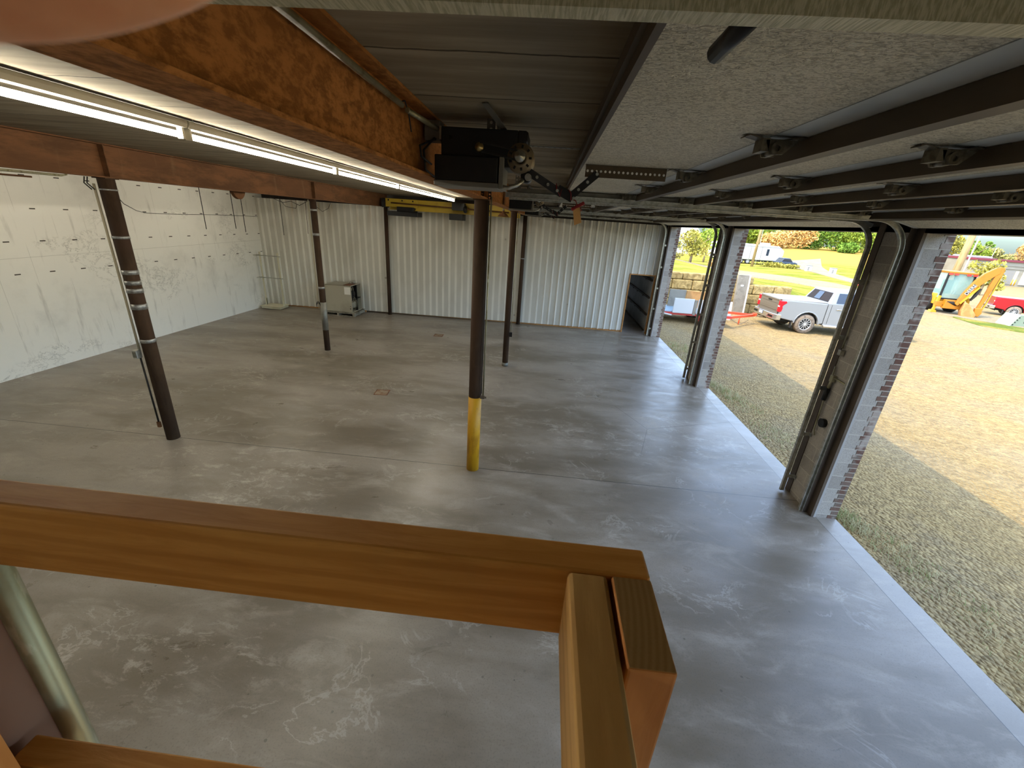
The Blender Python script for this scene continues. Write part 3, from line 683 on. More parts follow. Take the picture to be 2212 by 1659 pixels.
# release handle with its card
t = thing('release_handle', 'red release handle with a tan card tag hanging from the opener arm', 'handle', (.165, 2.82, 3.5))
b = MB(); b.bar((.128,2.822,3.588), (.203,2.822,3.632), .018, .020); b.build('grip', m['red'], t, bevel=.004)
b = MB(); b.tube([(.135,2.83,3.645), (.15,2.825,3.64), (.16,2.822,3.615)], .003, 5); b.tube([(.17,2.824,3.605), (.185,2.815,3.60), (.19,2.815,3.585), (.175,2.818,3.58)], .0025, 5); b.build('cord', m['red'], t)
b = MB(); b.quad((.137,2.815,3.592), (.178,2.812,3.604), (.198,2.812,3.517), (.155,2.815,3.499)); b.quad((.155,2.817,3.499), (.198,2.814,3.517), (.178,2.814,3.604), (.137,2.817,3.592)); b.build('card_tag', m['card'], t)
# items on the inner pier
t = thing('conduit_drop', 'thin conduit with switch fittings on the dark inner pier', 'conduit', (XI-.04, 5.45, 1))
b = MB(); b.tube([(XI-.03,5.50,3.2), (XI-.03,5.50,2.25)], .010, 8); b.tube([(XI-.03,5.50,2.0), (XI-.035,5.485,1.5), (XI-.035,5.47,1.1), (XI-.03,5.43,1.02)], .010, 8); b.tube([(XI-.035,5.46,1.86), (XI-.035,5.20,1.85)], .013, 8); b.build('pipe', m['conduit'], t)
b = MB(); b.box(XI-.07,XI-.012,5.455,5.505,2.16,2.23); b.build('junction_box', m['galv'], t, bevel=.004)
b = MB(); b.box(XI-.065,XI-.012,5.43,5.485,1.80,1.89); b.cyl((XI-.04,5.47,1.80), (XI-.04,5.48,1.70), .018, 10); b.build('elbow', m['conduit'], t, bevel=.005)
b = MB(); b.cyl((XI-.045,5.475,1.70), (XI-.045,5.485,1.53), .030, 14); b.build('plug', m['black'], t)
t = tag(MB().cyl((XI-.05,5.37,1.24), (XI-.001,5.37,1.24), .06, 18).build('round_cover', m['black'], None, (XI-.02,5.37,1.2)), 'round dark cover on the inner pier block below the conduit elbow', 'outlet cover')

# closed door of the next unit, seen through the far doorway
d = thing('overhead_door', 'closed dark ribbed door with two white panes beyond the far doorway', 'garage door', (3.9, 17.6, 0))
for i in range(6):
    b = MB(); z0 = .02+.61*i
    b.box(3.86, 3.90, 15.5, 19.66, z0, z0+.6); p = b.build('door_section', m['panel_smooth'], d)
    b = MB(); b.box(3.80, 3.86, 15.5, 19.6, z0-.03 if i else z0, z0+.035); b.build('strut', m['strut'], p)
    if i < 5:
        for yy in (16.6, 17.7, 18.6):
            h = MB(); h.box(3.83, 3.86, yy-.03, yy+.03, z0+.52, z0+.62); h.build('hinge', m['hinge'], p)
    if i == 3:
        for yy in (16.2, 17.5):
            h = MB(); h.box(3.853, 3.862, yy, yy+.5, z0+.15, z0+.45); h.build('window_pane', m['paper'], p)
# ------------------------------------------------------------------ strip lights
def make_light(y0, label):
    x = -2.86
    t = thing('strip_light', label, 'strip light', (x, y0+1.2, 3.95), 'fluorescent strip lights between the beams')
    b = MB(); b.prism([(x-.048,4.03),(x-.036,4.0),(x+.036,4.0),(x+.048,4.03),(x+.042,4.058),(x-.042,4.058)], 'y', y0, y0+2.43); b.build('housing', m['lamp_white'], t)
    b = MB(); b.cyl((x-.005,y0+.04,3.950), (x-.005,y0+2.39,3.950), .021, 14); b.build('lamp_tube', m['tube'], t)
    for yy in (y0+.015, y0+2.395):
        b = MB(); b.box(x-.022,x+.022,yy,yy+.02,3.922,4.003); b.build('lamp_holder', m['lamp_white'], t)
    b = MB(); b.box(x+.078,x+.088,y0,y0+2.43,4.046,4.058); b.build('side_rail', m['black_arm'], t)
    return t
LBL = ['strip light that runs out of the frame above the white wall', 'strip light after the first lamp joint, beside the orange beam', 'third strip light from the camera end of the row', 'fourth strip light, short in view before the yellow crane', 'last strip light, ending over the yellow crane']
LY = [1.02, 3.47, 5.90, 8.33, 10.76]
L0 = make_light(LY[0], LBL[0])
for y, l in zip(LY[1:], LBL[1:]): dup(L0, (0, y-LY[0], 0), l)
dup(L0, (0, -2.45, 0), 'strip light of the same row, above and behind the landing')
for k, l in enumerate(('unseen strip light over the left bay by the wall pipes, behind the brown beam', 'unseen strip light over the left bay at mid wall, behind the brown beam', 'unseen strip light over the left bay by the hanging rods, behind the brown beam')):
    dup(L0, (-5.0, 1.6+3.9*k, 0), l)  # unseen row hidden by the beam, added to light the upper white wall

# ------------------------------------------------------------------ bridge crane at the far end
yc = 14.3
t = thing('bridge_crane', 'yellow crane bridge slung between the beams at the far end', 'crane', (-3.1, yc, 3.6))
b = MB(); b.prism([(yc-.07,3.60),(yc+.07,3.60),(yc+.07,3.625),(yc+.01,3.625),(yc+.01,3.90),(yc+.07,3.90),(yc+.07,3.93),(yc-.07,3.93),(yc-.07,3.90),(yc-.01,3.90),(yc-.01,3.625),(yc-.07,3.625)], 'x', -5.2, -.95); b.build('bridge_girder', m['crane'], t)
b = MB(); b.box(-5.30,-4.25,yc-.14,yc-.085,3.68,3.93); pl = b.build('end_plate', m['crane'], t, bevel=.01)
b = MB()
for x in (-5.2, -4.4, -4.75): b.cyl((x,yc-.15,3.88), (x,yc-.14,3.88), .025, 10)
b.build('bolt_head', m['black'], pl)
b = MB(); b.tube([(-5.1,yc-.19,3.80), (-1.3,yc-.19,3.74)], .022, 10); b.build('drive_shaft', m['rust_dark'], t)
b = MB(); b.box(-5.2,-4.2,yc-.3,yc+.2,3.42,3.56); b.box(-4.9,-4.35,yc-.25,yc+.2,3.56,3.70); b.build('end_truck', m['black'], t, bevel=.01)
b = MB(); b.box(-3.2,-2.75,yc-.25,yc+.2,3.41,3.60); b.build('hoist_trolley', m['black'], t, bevel=.01)
b = MB(); b.box(-3.1,-2.7,yc-.32,yc-.08,3.70,3.92); b.lathe([(.001,-.05),(.09,-.05),(.12,0),(.09,.05),(.001,.05)], (-2.68,yc-.24,3.75), 18, 'x'); b.build('drive_motor', m['black'], t)
b = MB(); b.box(-4.0,-3.98,yc-.02,yc+.1,3.93,4.04); b.box(-1.9,-1.88,yc-.02,yc+.1,3.93,4.04); b.build('hanger', m['black_arm'], t)
b = MB()
for k in range(4): b.tube([(-5.42+.02*math.cos(a*.7)+.04*k, yc-.1, 3.79+.14*math.sin(a*.7)) for a in range(10)], .016, 6)
b.build('cable_coil', m['cable'], t)
# dome lamp
t = thing('pendant_lamp', 'dark dome lamp hanging under the yellow crane bridge', 'lamp', (-1.4, 13.4, 3.6))
b = MB(); b.lathe([(.03,3.78),(.035,3.74),(.06,3.71),(.12,3.67),(.165,3.615),(.168,3.605),(.155,3.612),(.11,3.66),(.03,3.70)], (-1.4,13.4,0), 24); b.build('shade', m['rust_dark'], t)
b = MB(); b.cyl((-1.4,13.4,3.77), (-1.4,13.4,4.058), .012, 8); b.cyl((-1.4,13.4,3.76), (-1.4,13.4,3.81), .03, 12); b.build('stem', m['galv_dark'], t)
# pulley under the beam flange
t = thing('pulley_wheel', 'dark half-round pulley under the brown beam', 'pulley', (-5.6, 7.9, 3.57))
b = MB(); b.lathe([(.001,-.035),(.16,-.035),(.17,-.025),(.14,0),(.17,.025),(.16,.035),(.001,.035)], (-5.72,7.9,3.72), 26, 'x'); b.build('sheave', m['rust_dark'], t)
b = MB(); b.box(-5.77,-5.66,7.84,7.96,3.69,3.73); b.build('bracket', m['rust_dark'], t)
# ------------------------------------------------------------------ left wall things
t = thing('wall_cable', 'thin cable drooping from the column then along the white wall', 'cable', (-10.1, 11, 3.1))
b = MB()
pts = [(-5.60,5.415,3.5), (-6.6,6.5,3.36), (-8.0,8.1,3.22), (-9.3,9.6,3.14), (-10.135,10.45,3.10), (-10.135,11.5,3.085), (-10.135,13,3.10), (-10.135,14.8,3.08)]
b.tube(pts, .006, 6); b.build('wire', m['cable'], t)
for (y, z0, z1), l in zip([(12.1,2.71,4.05), (13.33,2.71,4.05), (13.76,2.6,4.05)], ('thin dark rod hanging by the white wall, first of three', 'thin dark rod hanging below the beam pulley, second of three', 'thin dark rod hanging by the white wall, third towards the ribbed corner')):
    b = MB(); b.cyl((-9.9,y,z0), (-9.9,y,z1), .010, 6); tag(b.build('hanging_rod', m['cable']), l, 'rod', 'rods hanging by the white wall')
b = MB(); b.cyl((-9.0,14.4,2.55), (-9.0,14.4,4.05), .009, 6); tag(b.build('hanging_rod', m['cable']), 'thin dark rod hanging before the ribbed wall above the cream rack', 'rod', 'rods hanging by the white wall')
t = thing('wall_pipe', 'pair of pale pipes high on the white wall under the brown beam', 'pipe', (-10.1, 6, 3.66))
b = MB(); b.tube([(-10.125,1.0,3.75), (-10.125,8.75,3.78), (-10.125,8.85,3.80), (-10.125,8.85,4.06)], .022, 8); b.build('upper_pipe', m['conduit'], t)
b = MB(); b.tube([(-10.13,1.0,3.68), (-10.13,8.2,3.70)], .016, 8); b.build('lower_pipe', m['rust_dark'], t)
t = thing('loose_wires', 'tangle of thin wires at the head of the thin column', 'wires', (-5.6, 10.2, 3.5))
b = MB(); b.tube([(-6.6,10.2,3.66),(-6.3,10.2,3.56),(-6.1,10.2,3.60),(-5.9,10.2,3.52),(-5.7,10.2,3.62)], .006, 5); b.tube([(-6.4,10.2,3.66),(-6.25,10.2,3.48),(-6.0,10.2,3.45),(-5.95,10.2,3.55)], .005, 5); b.tube([(-5.49,10.2,3.52),(-5.35,10.2,3.42),(-5.2,10.2,3.5),(-5.12,10.2,3.66)], .005, 5); b.tube([(-5.75,10.2,3.67),(-5.76,10.2,2.9)], .005, 5); b.build('wire', m['cable'], t)
# cream rack in the corner
t = thing('display_rack', 'cream steel rack on a flat base in the far wall corner', 'rack', (-9.6, 14.35, 0))
b = MB()
b.box(-10.0,-9.30,14.10,14.60,.02,.10); b.box(-10.03,-9.27,14.07,14.63,.10,.115); b.build('base', m['cream'], t, bevel=.008)
for x in (-9.95, -9.30):
    b = MB(); b.box(x-.02,x+.02,14.33,14.37,.115,1.95); b.prism([(x-.02,.115),(x+.02,.115),(x+.02,.35)] if x < -9.5 else [(x+.02,.115),(x-.02,.115),(x-.02,.35)], 'y', 14.30, 14.40); b.build('upright', m['cream'], t)
for z in (1.83, 1.08):
    b = MB(); b.cyl((-10.08,14.33,z), (-9.2,14.33,z), .014, 8); b.build('cross_bar', m['galv'], t)
    b = MB(); b.cyl((-9.95,14.33,z+.02), (-9.95,14.02,z+.03), .010, 6); b.cyl((-9.32,14.33,z+.02), (-9.32,14.02,z+.03), .010, 6); b.build('prong', m['galv'], t)
# furnace on a pallet
t = thing('pallet', 'flat weathered pallet under the beige furnace', 'pallet', (-7.1, 14.4, 0))
for k in range(5):
    b = MB(); b.box(-7.72,-6.52,13.98+.2*k,14.10+.2*k,.105,.125); b.build('deck_board', m['pallet'], t)
for x in (-7.70, -7.15, -6.60):
    b = MB(); b.box(x,x+.08,13.98,14.86,.022,.105); b.build('stringer', m['pallet'], t)
for k in range(3):
    b = MB(); b.box(-7.72,-6.52,13.98+.4*k,14.08+.4*k,.0,.022); b.build('bottom_board', m['pallet'], t)
t = thing('furnace', 'beige furnace cabinet with one open end, on the pallet by the ribbed wall', 'furnace', (-7.0, 14.4, .125))
X0, X1, Y0, Y1, Z0, Z1 = -7.56, -6.62, 14.06, 14.86, .126, 1.06
b = MB(); b.box(X0,X1,Y0,Y0+.02,Z0,Z1); b.box(X0,X1,Y1-.02,Y1,Z0,Z1); b.box(X0,X1,Y0,Y1,Z1-.02,Z1); b.box(X0,X1,Y0,Y1,Z0,Z0+.02); b.box(X0,X0+.02,Y0,Y1,Z0,Z1); b.box(X1-.35,X1-.33,Y0,Y1,Z0,Z1); b.build('cabinet', m['beige'], t, bevel=.006)
b = MB(); b.box(X1-.33,X1+.0,Y0+.45,Y0+.47,Z0+.02,Z1-.02); b.box(X1-.33,X1-.02,Y0+.02,Y1-.02,Z0+.42,Z0+.44); b.build('inner_divider', m['black'], t)
b = MB(); b.cyl((X1-.2,Y0+.22,Z0+.62), (X1-.02,Y0+.22,Z0+.62), .13, 18); b.cyl((X1-.1,Y0+.22,Z0+.62), (X1+.01,Y0+.22,Z0+.62), .06, 14); b.build('draft_fan', m['black'], t)
b = MB(); b.box(X1-.25,X1-.02,Y0+.08,Y0+.36,Z0+.16,Z0+.34); b.cyl((X1-.12,Y0+.22,Z0+.2),(X1+.0,Y0+.22,Z0+.2),.05,12); b.build('control_valve', m['galv'], t, bevel=.01)
b = MB()
for k in range(4): b.tube([(X1-.05,Y0+.1+.12*k,Z0+.05), (X1-.02,Y0+.14+.1*k,Z0+.3), (X1-.06,Y0+.1+.13*k,Z0+.55), (X1-.1,Y0+.12+.12*k,Z0+.85)], .010, 6)
b.build('wiring', m['pvc'], t)
b = MB(); b.box(X1-.24,X1-.03,Y0-.004,Y0,Z1-.30,Z1-.05); b.build('paper_label', m['paper'], t)
b = MB(); b.box(X1-.30,X1-.05,Y0+.05,Y0+.5,Z1,Z1+.012); b.build('top_flap', m['rustplate'], t)
b = MB(); b.ring((X1-.12,Y0+.5,Z1), (X1-.12,Y0+.5,Z1+.12), .06, .065, 20); b.tube([(X1-.2,Y0+.35,Z1+.02),(X1-.15,Y0+.3,Z1+.12),(X1-.05,Y0+.35,Z1+.1),(X1-.02,Y0+.4,Z1)], .012, 6); b.build('flue_collar', m['galv'], t)
b = MB(); b.cyl((X1-.06,Y0-.008,Z0+.14),(X1-.06,Y0,Z0+.14),.018,10); b.cyl((X1-.06,Y0-.008,Z0+.22),(X1-.06,Y0,Z0+.22),.012,10); b.build('knockout', m['black'], t)
# floor drains
def drain(x, y, a, label):
    t = thing('floor_drain', label, 'floor drain', (x, y, 0), 'square drain plates in the floor')
    M = Matrix.Translation((x,y,0)) @ Matrix.Rotation(a, 4, 'Z'); s = .14
    b = MB(); b.box(-s,s,-s,-s+.018,0,.006); b.box(-s,s,s-.018,s,0,.006); b.box(-s,-s+.018,-s+.018,s-.018,0,.006); b.box(s-.018,s,-s+.018,s-.018,0,.006); b.xf(M); b.build('frame', m['rustplate'], t)
    b = MB(); b.box(-s+.02,s-.02,-s+.02,s-.02,0,.004); b.box(-.03,.03,-.008,.008,.004,.007); b.xf(M); b.build('plate', mk('dusty drain plate', '#8f7f68', .85, 0, [((9,9,9), '#7d5c40', .45, .65)]) if a > .1 else bpy.data.materials['dusty drain plate'], t)
drain(-3.16, 7.78, .12, 'square rusty drain plate in the floor before the thin column')
drain(-3.16, 12.55, .06, 'square rusty drain plate farther back, before the furnace wall')

# ------------------------------------------------------------------ guard rail of the landing
t = thing('guard_rail', 'rough sawn timber rail around the landing, post at its corner', 'railing', (-.2, .28, 0))
b = MB(); b.box(-.735,.127,.3125,.3505,3.101,3.19); b.build('top_rail', m['wood_x'], t, bevel=.003)
b = MB(); b.box(.0475,.0855,-1.1,.3115,3.100,3.1895); b.build('side_rail', m['wood_y'], t, bevel=.0045)
b = MB(); b.box(.089,.127,.2215,.3110,0,3.1895); po = b.build('post', m['wood_z'], t, bevel=.0025)
b = MB(); b.box(.0905,.1255,.2230,.3095,3.1892,3.1900); b.build('end_grain', m['endgrain'], po)
b = MB(); b.box(-.735,.127,.3125,.3505,2.606,2.695); b.build('mid_rail', m['wood_x'], t, bevel=.003)
b = MB(); b.box(-.775,-.686,.2620,.3000,0,3.19); b.build('end_post', m['wood_z'], t, bevel=.0025)
# the landing the photographer stands on
b = MB()
for k in range(9): b.box(-.74+.098*k, -.74+.098*k+.092, -1.15, .20, 2.06, 2.10)
tag(b.build('landing_deck', m['wood_y']), 'plank deck of the landing behind the timber rail', 'deck')
b = MB(); b.box(-.70,-.66,-1.1,-1.06,0,2.06); b.box(.0,.04,-1.1,-1.06,0,2.06); b.box(-.70,-.66,.1,.14,0,2.06); b.box(.0,.04,.1,.14,0,2.06); b.build('leg_frame', m['wood_z'], bpy.data.objects['landing_deck'])
# ------------------------------------------------------------------ terrain
def sm(a, b, t):
    t = max(0, min(1, (t-a)/(b-a))); return t*t*(3-2*t)
def yard(x, y):
    z = -.03 - .30*sm(4.2, 13, x) - .1*sm(13, 30, x)
    d = math.hypot(x, y)
    return z - (.55*sm(41, 52, d) + 1.0*sm(55, 122, d))*sm(.66, .76, math.atan2(x, max(y, .1)))
def lawnz(x, y):
    return (.25 + 1.25*sm(19, 8, x) + 1.9*sm(62, 100, y))
def ground(x, y):
    ang = math.atan2(x, max(y, .1))
    y0 = 23.4 if x < 12.6 else 23.4 + (x-12.6)*.55
    w = .15 if x < 12.6 else .15 + min(10, (x-12.6)*1.3)
    t = sm(y0, y0+w, y) * sm(.74, .62, ang)
    return yard(x, y)*(1-t) + lawnz(x, y)*t
def grid_mesh(xs, ys, f, matf):
    b = MB(); nx = len(xs)
    b.v = [(x, y, f(x, y)) for y in ys for x in xs]
    for j in range(len(ys)-1):
        for i in range(nx-1):
            b.m = matf((xs[i]+xs[i+1])/2, (ys[j]+ys[j+1])/2)
            b.face((j*nx+i, j*nx+i+1, (j+1)*nx+i+1, (j+1)*nx+i), True)
    return b
xs = [4.0+.5*i for i in range(60)] + [34+2.5*i for i in range(36)]
ys = [-25+1.5*i for i in range(30)] + [20+.2*i for i in range(30)] + [26+.7*i for i in range(40)] + [54+3*i for i in range(40)]
def gm(x, y):
    ang = math.atan2(x, max(y, .1))
    y0 = 23.4 if x < 12.6 else 23.4 + (x-12.6)*.75
    return 1 if (y > y0 and ang < .70) else 0
gnd = struct(grid_mesh(xs, ys, ground, gm).build('ground', [m['gravel'], m['lawn']], None, (0,0,0)))
def drape(name, poly, mat, dz=.03, sub=3):
    """thin patch laid on the terrain"""
    import bmesh
    bm = bmesh.new(); f = bm.faces.new([bm.verts.new((x, y, 0)) for x, y in poly]); bmesh.ops.triangulate(bm, faces=[f])
    bmesh.ops.subdivide_edges(bm, edges=bm.edges[:], cuts=sub, use_grid_fill=True)
    bmesh.ops.triangulate(bm, faces=bm.faces[:])
    for v in bm.verts: v.co.z = ground(v.co.x, v.co.y) + dz
    bm.normal_update()
    for f in bm.faces:
        if f.normal.z < 0: f.normal_flip()
    r = bmesh.ops.extrude_edge_only(bm, edges=[e for e in bm.edges if e.is_boundary])
    for v in r['geom']:
        if isinstance(v, bmesh.types.BMVert): v.co.z -= .3
    me = bpy.data.meshes.new(name); bm.to_mesh(me); bm.free(); me.materials.append(mat)
    o = bpy.data.objects.new(name, me); COL.objects.link(o); return struct(o)
drape('road', [(9,56),(19.7,46.2),(22.9,43.3),(25.8,38.6),(29.5,33.6),(40,22),(34,18),(27,28),(24.5,33),(20.7,36.5),(17.6,39.2),(9,48)], m['road'], .05, 6)
drape('path', [(28.4,61),(38,71),(46,77),(38.5,63.5),(33.6,53.7),(31.0,46),(33.5,40),(27.3,38.5),(28.8,45),(30.6,52),(31.5,57),(31.2,60)], m['path'], .06, 5)
drape('lawn_verge', [(26.2,28.6),(29.5,31.6),(32,29.8),(30.5,25.3),(27.2,24.0),(25.4,25.9)], m['lawn_green'], .03, 4)
drape('lawn_slope', [(13.2,25.5),(13.2,33),(17,38.4),(21,35.8),(25,31),(22,30)], m['lawn'], .02, 5)

# retaining wall of big split-faced blocks
t = thing('retaining_wall', 'retaining wall of big rough tan stone blocks behind the trailer', 'retaining wall', (8, 23.2, -.3))
rnd = random.Random(3)
for r in range(4):
    z0 = -.27 + .5*r if r < 3 else 1.23; h = .5 if r < 3 else .36
    x = 3.6 - (.55 if r % 2 else 0); xe = (13.4, 13.2, 12.9, 10.9)[r]
    while x < xe:
        w = 1.05; x1 = min(x+w, xe)
        b = MB(); b.box(x+.012, x1-.012, 23.0+.04*r+rnd.uniform(-.02,.02), 23.6, z0, z0+h-.02); o = b.build('stone_block', m['stone'], t, bevel=.05, bseg=2); x = x1
# ------------------------------------------------------------------ foliage helpers
def leaf_cloud(b, c, rad, n, size, rnd, squash=(1,1,1)):
    for _ in range(n):
        while True:
            p = Vector((rnd.uniform(-1,1), rnd.uniform(-1,1), rnd.uniform(-1,1)))
            if .25 < p.length < 1: break
        p = Vector((p.x*rad*squash[0], p.y*rad*squash[1], p.z*rad*squash[2])) + Vector(c)
        s = size*rnd.uniform(.6, 1.3)
        a = Vector((rnd.uniform(-1,1), rnd.uniform(-1,1), rnd.uniform(-1,1))).normalized()
        q = a.orthogonal().normalized(); w = a.cross(q)
        b.quad(p-q*s-w*s*.4, p+q*s*.1-w*s*.6, p+q*s+w*s*.4, p-q*s*.1+w*s*.6)
def make_tree(x, y, h, crown, mat, label, seed, trunk=.12, n=700, size=.3, base=.3, group='trees and bushes beyond the lawn'):
    rnd = random.Random(seed); z = ground(x, y)
    t = thing('tree', label, 'tree', (x, y, z), group)
    b = MB(); b.tube([(x,y,z-.1), (x+.05*h*.3,y,z+h*.3), (x+.03*h,y,z+h*.75)], trunk, 8, True, [trunk, trunk*.75, trunk*.3])
    for k in range(5):
        a = rnd.uniform(0, 6.3); z0 = z+h*rnd.uniform(.2,.45)
        b.tube([(x+.02*h,y,z0), (x+math.cos(a)*crown*.35, y+math.sin(a)*crown*.35, z0+h*.2), (x+math.cos(a)*crown*.7, y+math.sin(a)*crown*.7, z0+h*.38)], trunk*.4, 6, True, [trunk*.45, trunk*.3, trunk*.12])
    b.build('trunk', m['bark'], t)
    b = MB()
    for k in range(9):
        a = rnd.uniform(0, 6.3); rr = rnd.uniform(.1,.65)*crown
        leaf_cloud(b, (x+math.cos(a)*rr, y+math.sin(a)*rr, z+h*rnd.uniform(base+.15,.85)), crown*rnd.uniform(.32,.5), n//9, size, rnd, (1,1,.8))
    b.build('crown', m[mat], t); return t
def make_bush(x, y, w, d, h, mat, label, seed, n=900, size=.28, name='bush'):
    rnd = random.Random(seed); z = ground(x, y); b = MB()
    for k in range(10): leaf_cloud(b, (x+rnd.uniform(-.4,.4)*w, y+rnd.uniform(-.4,.4)*d, z+h*rnd.uniform(.2,.7)), 1, n//10, size, rnd, (w*.28, d*.28, h*.36))
    return tag(b.build(name, m[mat], None, (x,y,z)), label, 'bush', 'trees and bushes beyond the lawn')
make_tree(15.6, 48.5, 3.9, 2.3, 'leaf_yellow', 'small leafy tree with a forked trunk on the lawn above the stone wall', 11, .16, 1700, .13, .2)
make_tree(13.3, 54, 4.6, 2.0, 'leaf_yellow', 'pale tree at the left behind the small forked tree', 12, .14, 900, .16)
make_tree(19.6, 56, 4.4, 2.2, 'leaf_green', 'green tree right of the small forked tree, partly behind the pier', 13, .14, 900, .16)
make_bush(17.8, 47, 1.4, 1.2, 1.0, 'leaf_brown', 'reddish brown bush under the small forked tree', 14, 700, .09)
make_bush(13.9, 51, 2.4, 1.2, .7, 'leaf_olive', 'low hedge by the white house wall', 15, 600, .1)
# rough growth on the hill
sp = [(42.5,97,6,5,5.5,'leaf_green','green bush mass on the hill right behind the utility pole'), (46.5,93,5,4,3.6,'leaf_brown','tall rust brown weeds on the hill above the camper'),
      (50.5,95,6,4,4.2,'leaf_brown','rust brown shrub on the hill between the green bushes'), (55.5,96,7,5,6.4,'leaf_dark','dark green bush in the middle of the hill'),
      (61,96,8,5,6.8,'leaf_green','bright green bush in the middle of the hill'), (67,95,7,5,6.4,'leaf_green','broad green bush above the bare twigs'), (72,93,6,5,6,'leaf_yellow','yellow green bush at the end of the hill beside the inner pier'),
      (59,91,3,2,2.2,'leaf_dark','low dark shrub at the foot of the hill bushes'), (66,90,4,2,2.2,'leaf_olive','low olive shrub at the foot of the hill bushes'), (48,104,9,4,7.5,'leaf_green','tall green bush at the back of the hill'), (58,106,10,4,8.5,'leaf_yellow','tall yellow green bush at the back of the hill'), (69,104,10,4,8,'leaf_green','tall green bush at the back of the hill near the inner pier'), (37,96,6,5,6,'leaf_dark','dark green bush on the hill hidden by the second pier')]
for i, (x, y, w, d, h, mt, lb) in enumerate(sp): make_bush(x, y, w, d, h, mt, lb, 40+i, 2600, .24)
# trees behind the commercial building
for i, (x, y, h, cr, mt, lb) in enumerate([(94,112,9.8,4.5,'leaf_yellow','yellow green tree behind the building, next to the tall pole'), (100.5,112,8.8,4.2,'leaf_green','round green tree behind the building roof'), (107,112,8.0,3.6,'leaf_olive','olive tree behind the building, third along the roof'), (113,113,8.8,4.5,'leaf_brown','tan tree behind the building, fourth along the roof'), (120,111,7.8,4,'leaf_olive','olive tree behind the far end of the building roof')]):
    make_tree(x, y, h, cr, mt, lb, 70+i, .3, 2200, .28, .2)
make_tree(110, 119, 10.2, 1.2, 'leaf_dark', 'thin dark conifer poking above the tan trees', 79, .2, 500, .35, .1)
make_tree(53, 56, 4.2, 2.0, 'leaf_yellow', 'pale bushy tree at the foot of the tall pole', 80, .15, 900, .2, .1)
# ------------------------------------------------------------------ utility poles
def pole(x, y, h, r, label, lean=0):
    z = ground(x, y); t = thing('utility_pole', label, 'pole', (x, y, z), 'utility poles')
    b = MB(); b.tube([(x,y,z-.2), (x+lean,y,z+h)], r, 12, True, [r, r*.75]); b.build('pole_shaft', m['pole'], t)
    b = MB(); b.bar((x-1.1+lean,y,z+h-.5), (x+1.1+lean,y,z+h-.5), .1, .12); b.build('cross_arm', m['pole'], t); return t
p1 = pole(24.9, 54.5, 9.0, .16, 'slim pale pole standing before the white camper')
b = MB(); b.cyl((25.15,54.3,ground(25,54)-.1), (25.05,54.45,7), .02, 6); b.build('guy_guard', m['white'], p1)
p2 = pole(33.4, 38.0, 10, .27, 'thick tan pole behind the yellow backhoe', .25)
b = MB(); z = ground(33.6,37.6); b.cyl((33.72,37.75,z), (33.95,37.75,z+8.5), .05, 8); b.build('riser_conduit', m['white'], p2)
# small cabinets by the drive
for (x, y, l) in ((31.0, 53.6, 'small grey utility cabinet on the lawn by the drive, nearer the camper'), (32.3, 51.2, 'small grey utility cabinet on the lawn by the drive, nearer the pier')):
    z = ground(x, y); t = thing('utility_cabinet', l, 'utility box', (x, y, z), 'utility cabinets by the drive')
    b = MB(); b.box(x-.28,x+.28,y-.22,y+.22,z-.1,z+.62); b.build('box_body', m['white'], t, bevel=.02)
    b = MB(); b.box(x-.30,x+.30,y-.24,y+.24,z+.62,z+.68); b.build('box_lid', m['bldg_grey'], t)
    b = MB(); b.box(x-.22,x-.04,y-.235,y-.22,z+.1,z+.5); b.build('box_door', m['bldg_grey'], t)
for (x, y, l) in ((25.6, 37.2, 'leaning orange stake beyond the pickup cab'), (25.9, 37.3, 'second leaning orange stake beyond the pickup cab')):
    z = ground(x, y); b = MB(); b.bar((x,y,z-.05), (x+.35,y,z+.75), .07, .03); tag(b.build('marker_stake', m['orange']), l, 'stake', 'orange marker stakes')
# white house beyond the small tree
z = ground(18, 70)
t = thing('house', 'white house wall behind the small forked tree', 'house', (18, 72, z))
b = MB(); b.box(14,23.6,70,78,z-1,z+2.3); b.build('wall', m['white'], t)
b = MB(); b.prism([(69.6,z+2.3),(78.4,z+2.3),(74,z+4.0)], 'x', 13.7, 23.9); b.build('roof', m['bldg_grey'], t)
for x in (19.6, 21.5):
    b = MB(); b.box(x,x+.9,69.95,70.0,z+.8,z+1.8); b.build('window', m['glass'], t)

# ------------------------------------------------------------------ wheels shared by the vehicles
def wheel(parent, x, y, z, r, w, side, rim, spokes=10, tyre='tyre'):
    """axle along y; side = +1 outer face to +y"""
    ri = r*.64
    b = MB(); b.lathe([(ri,-w/2),(r*.9,-w/2),(r,-w*.32),(r,w*.32),(r*.9,w/2),(ri,w/2),(ri,-w/2)], (x,y,z), 32, 'y'); ty = b.build('wheel', m[tyre], parent)
    yo = y + side*w*.42
    b = MB(); b.ring((x,yo-side*.04,z), (x,yo,z), ri*.88, ri, 28); b.cyl((x,yo-side*.06,z), (x,yo+side*.005,z), ri*.2, 14)
    for k in range(spokes):
        a = 2*PI*k/spokes; b.bar((x+ri*.15*math.cos(a),yo-side*.015,z+ri*.15*math.sin(a)), (x+ri*.92*math.cos(a),yo-side*.015,z+ri*.92*math.sin(a)), .02 if spokes > 8 else .05, ri*.16, (0,1,0))
    b.build('rim', m[rim], ty)
    b = MB(); b.cyl((x,yo-side*.09,z), (x,yo-side*.07,z), ri*.9, 24); b.build('brake_disc', m['black'], ty)
    return ty
def arch(cx, cz, r, n=8):
    return [(cx + r*math.cos(PI - PI*i/n), cz + r*math.sin(PI*i/n)) for i in range(n+1)]
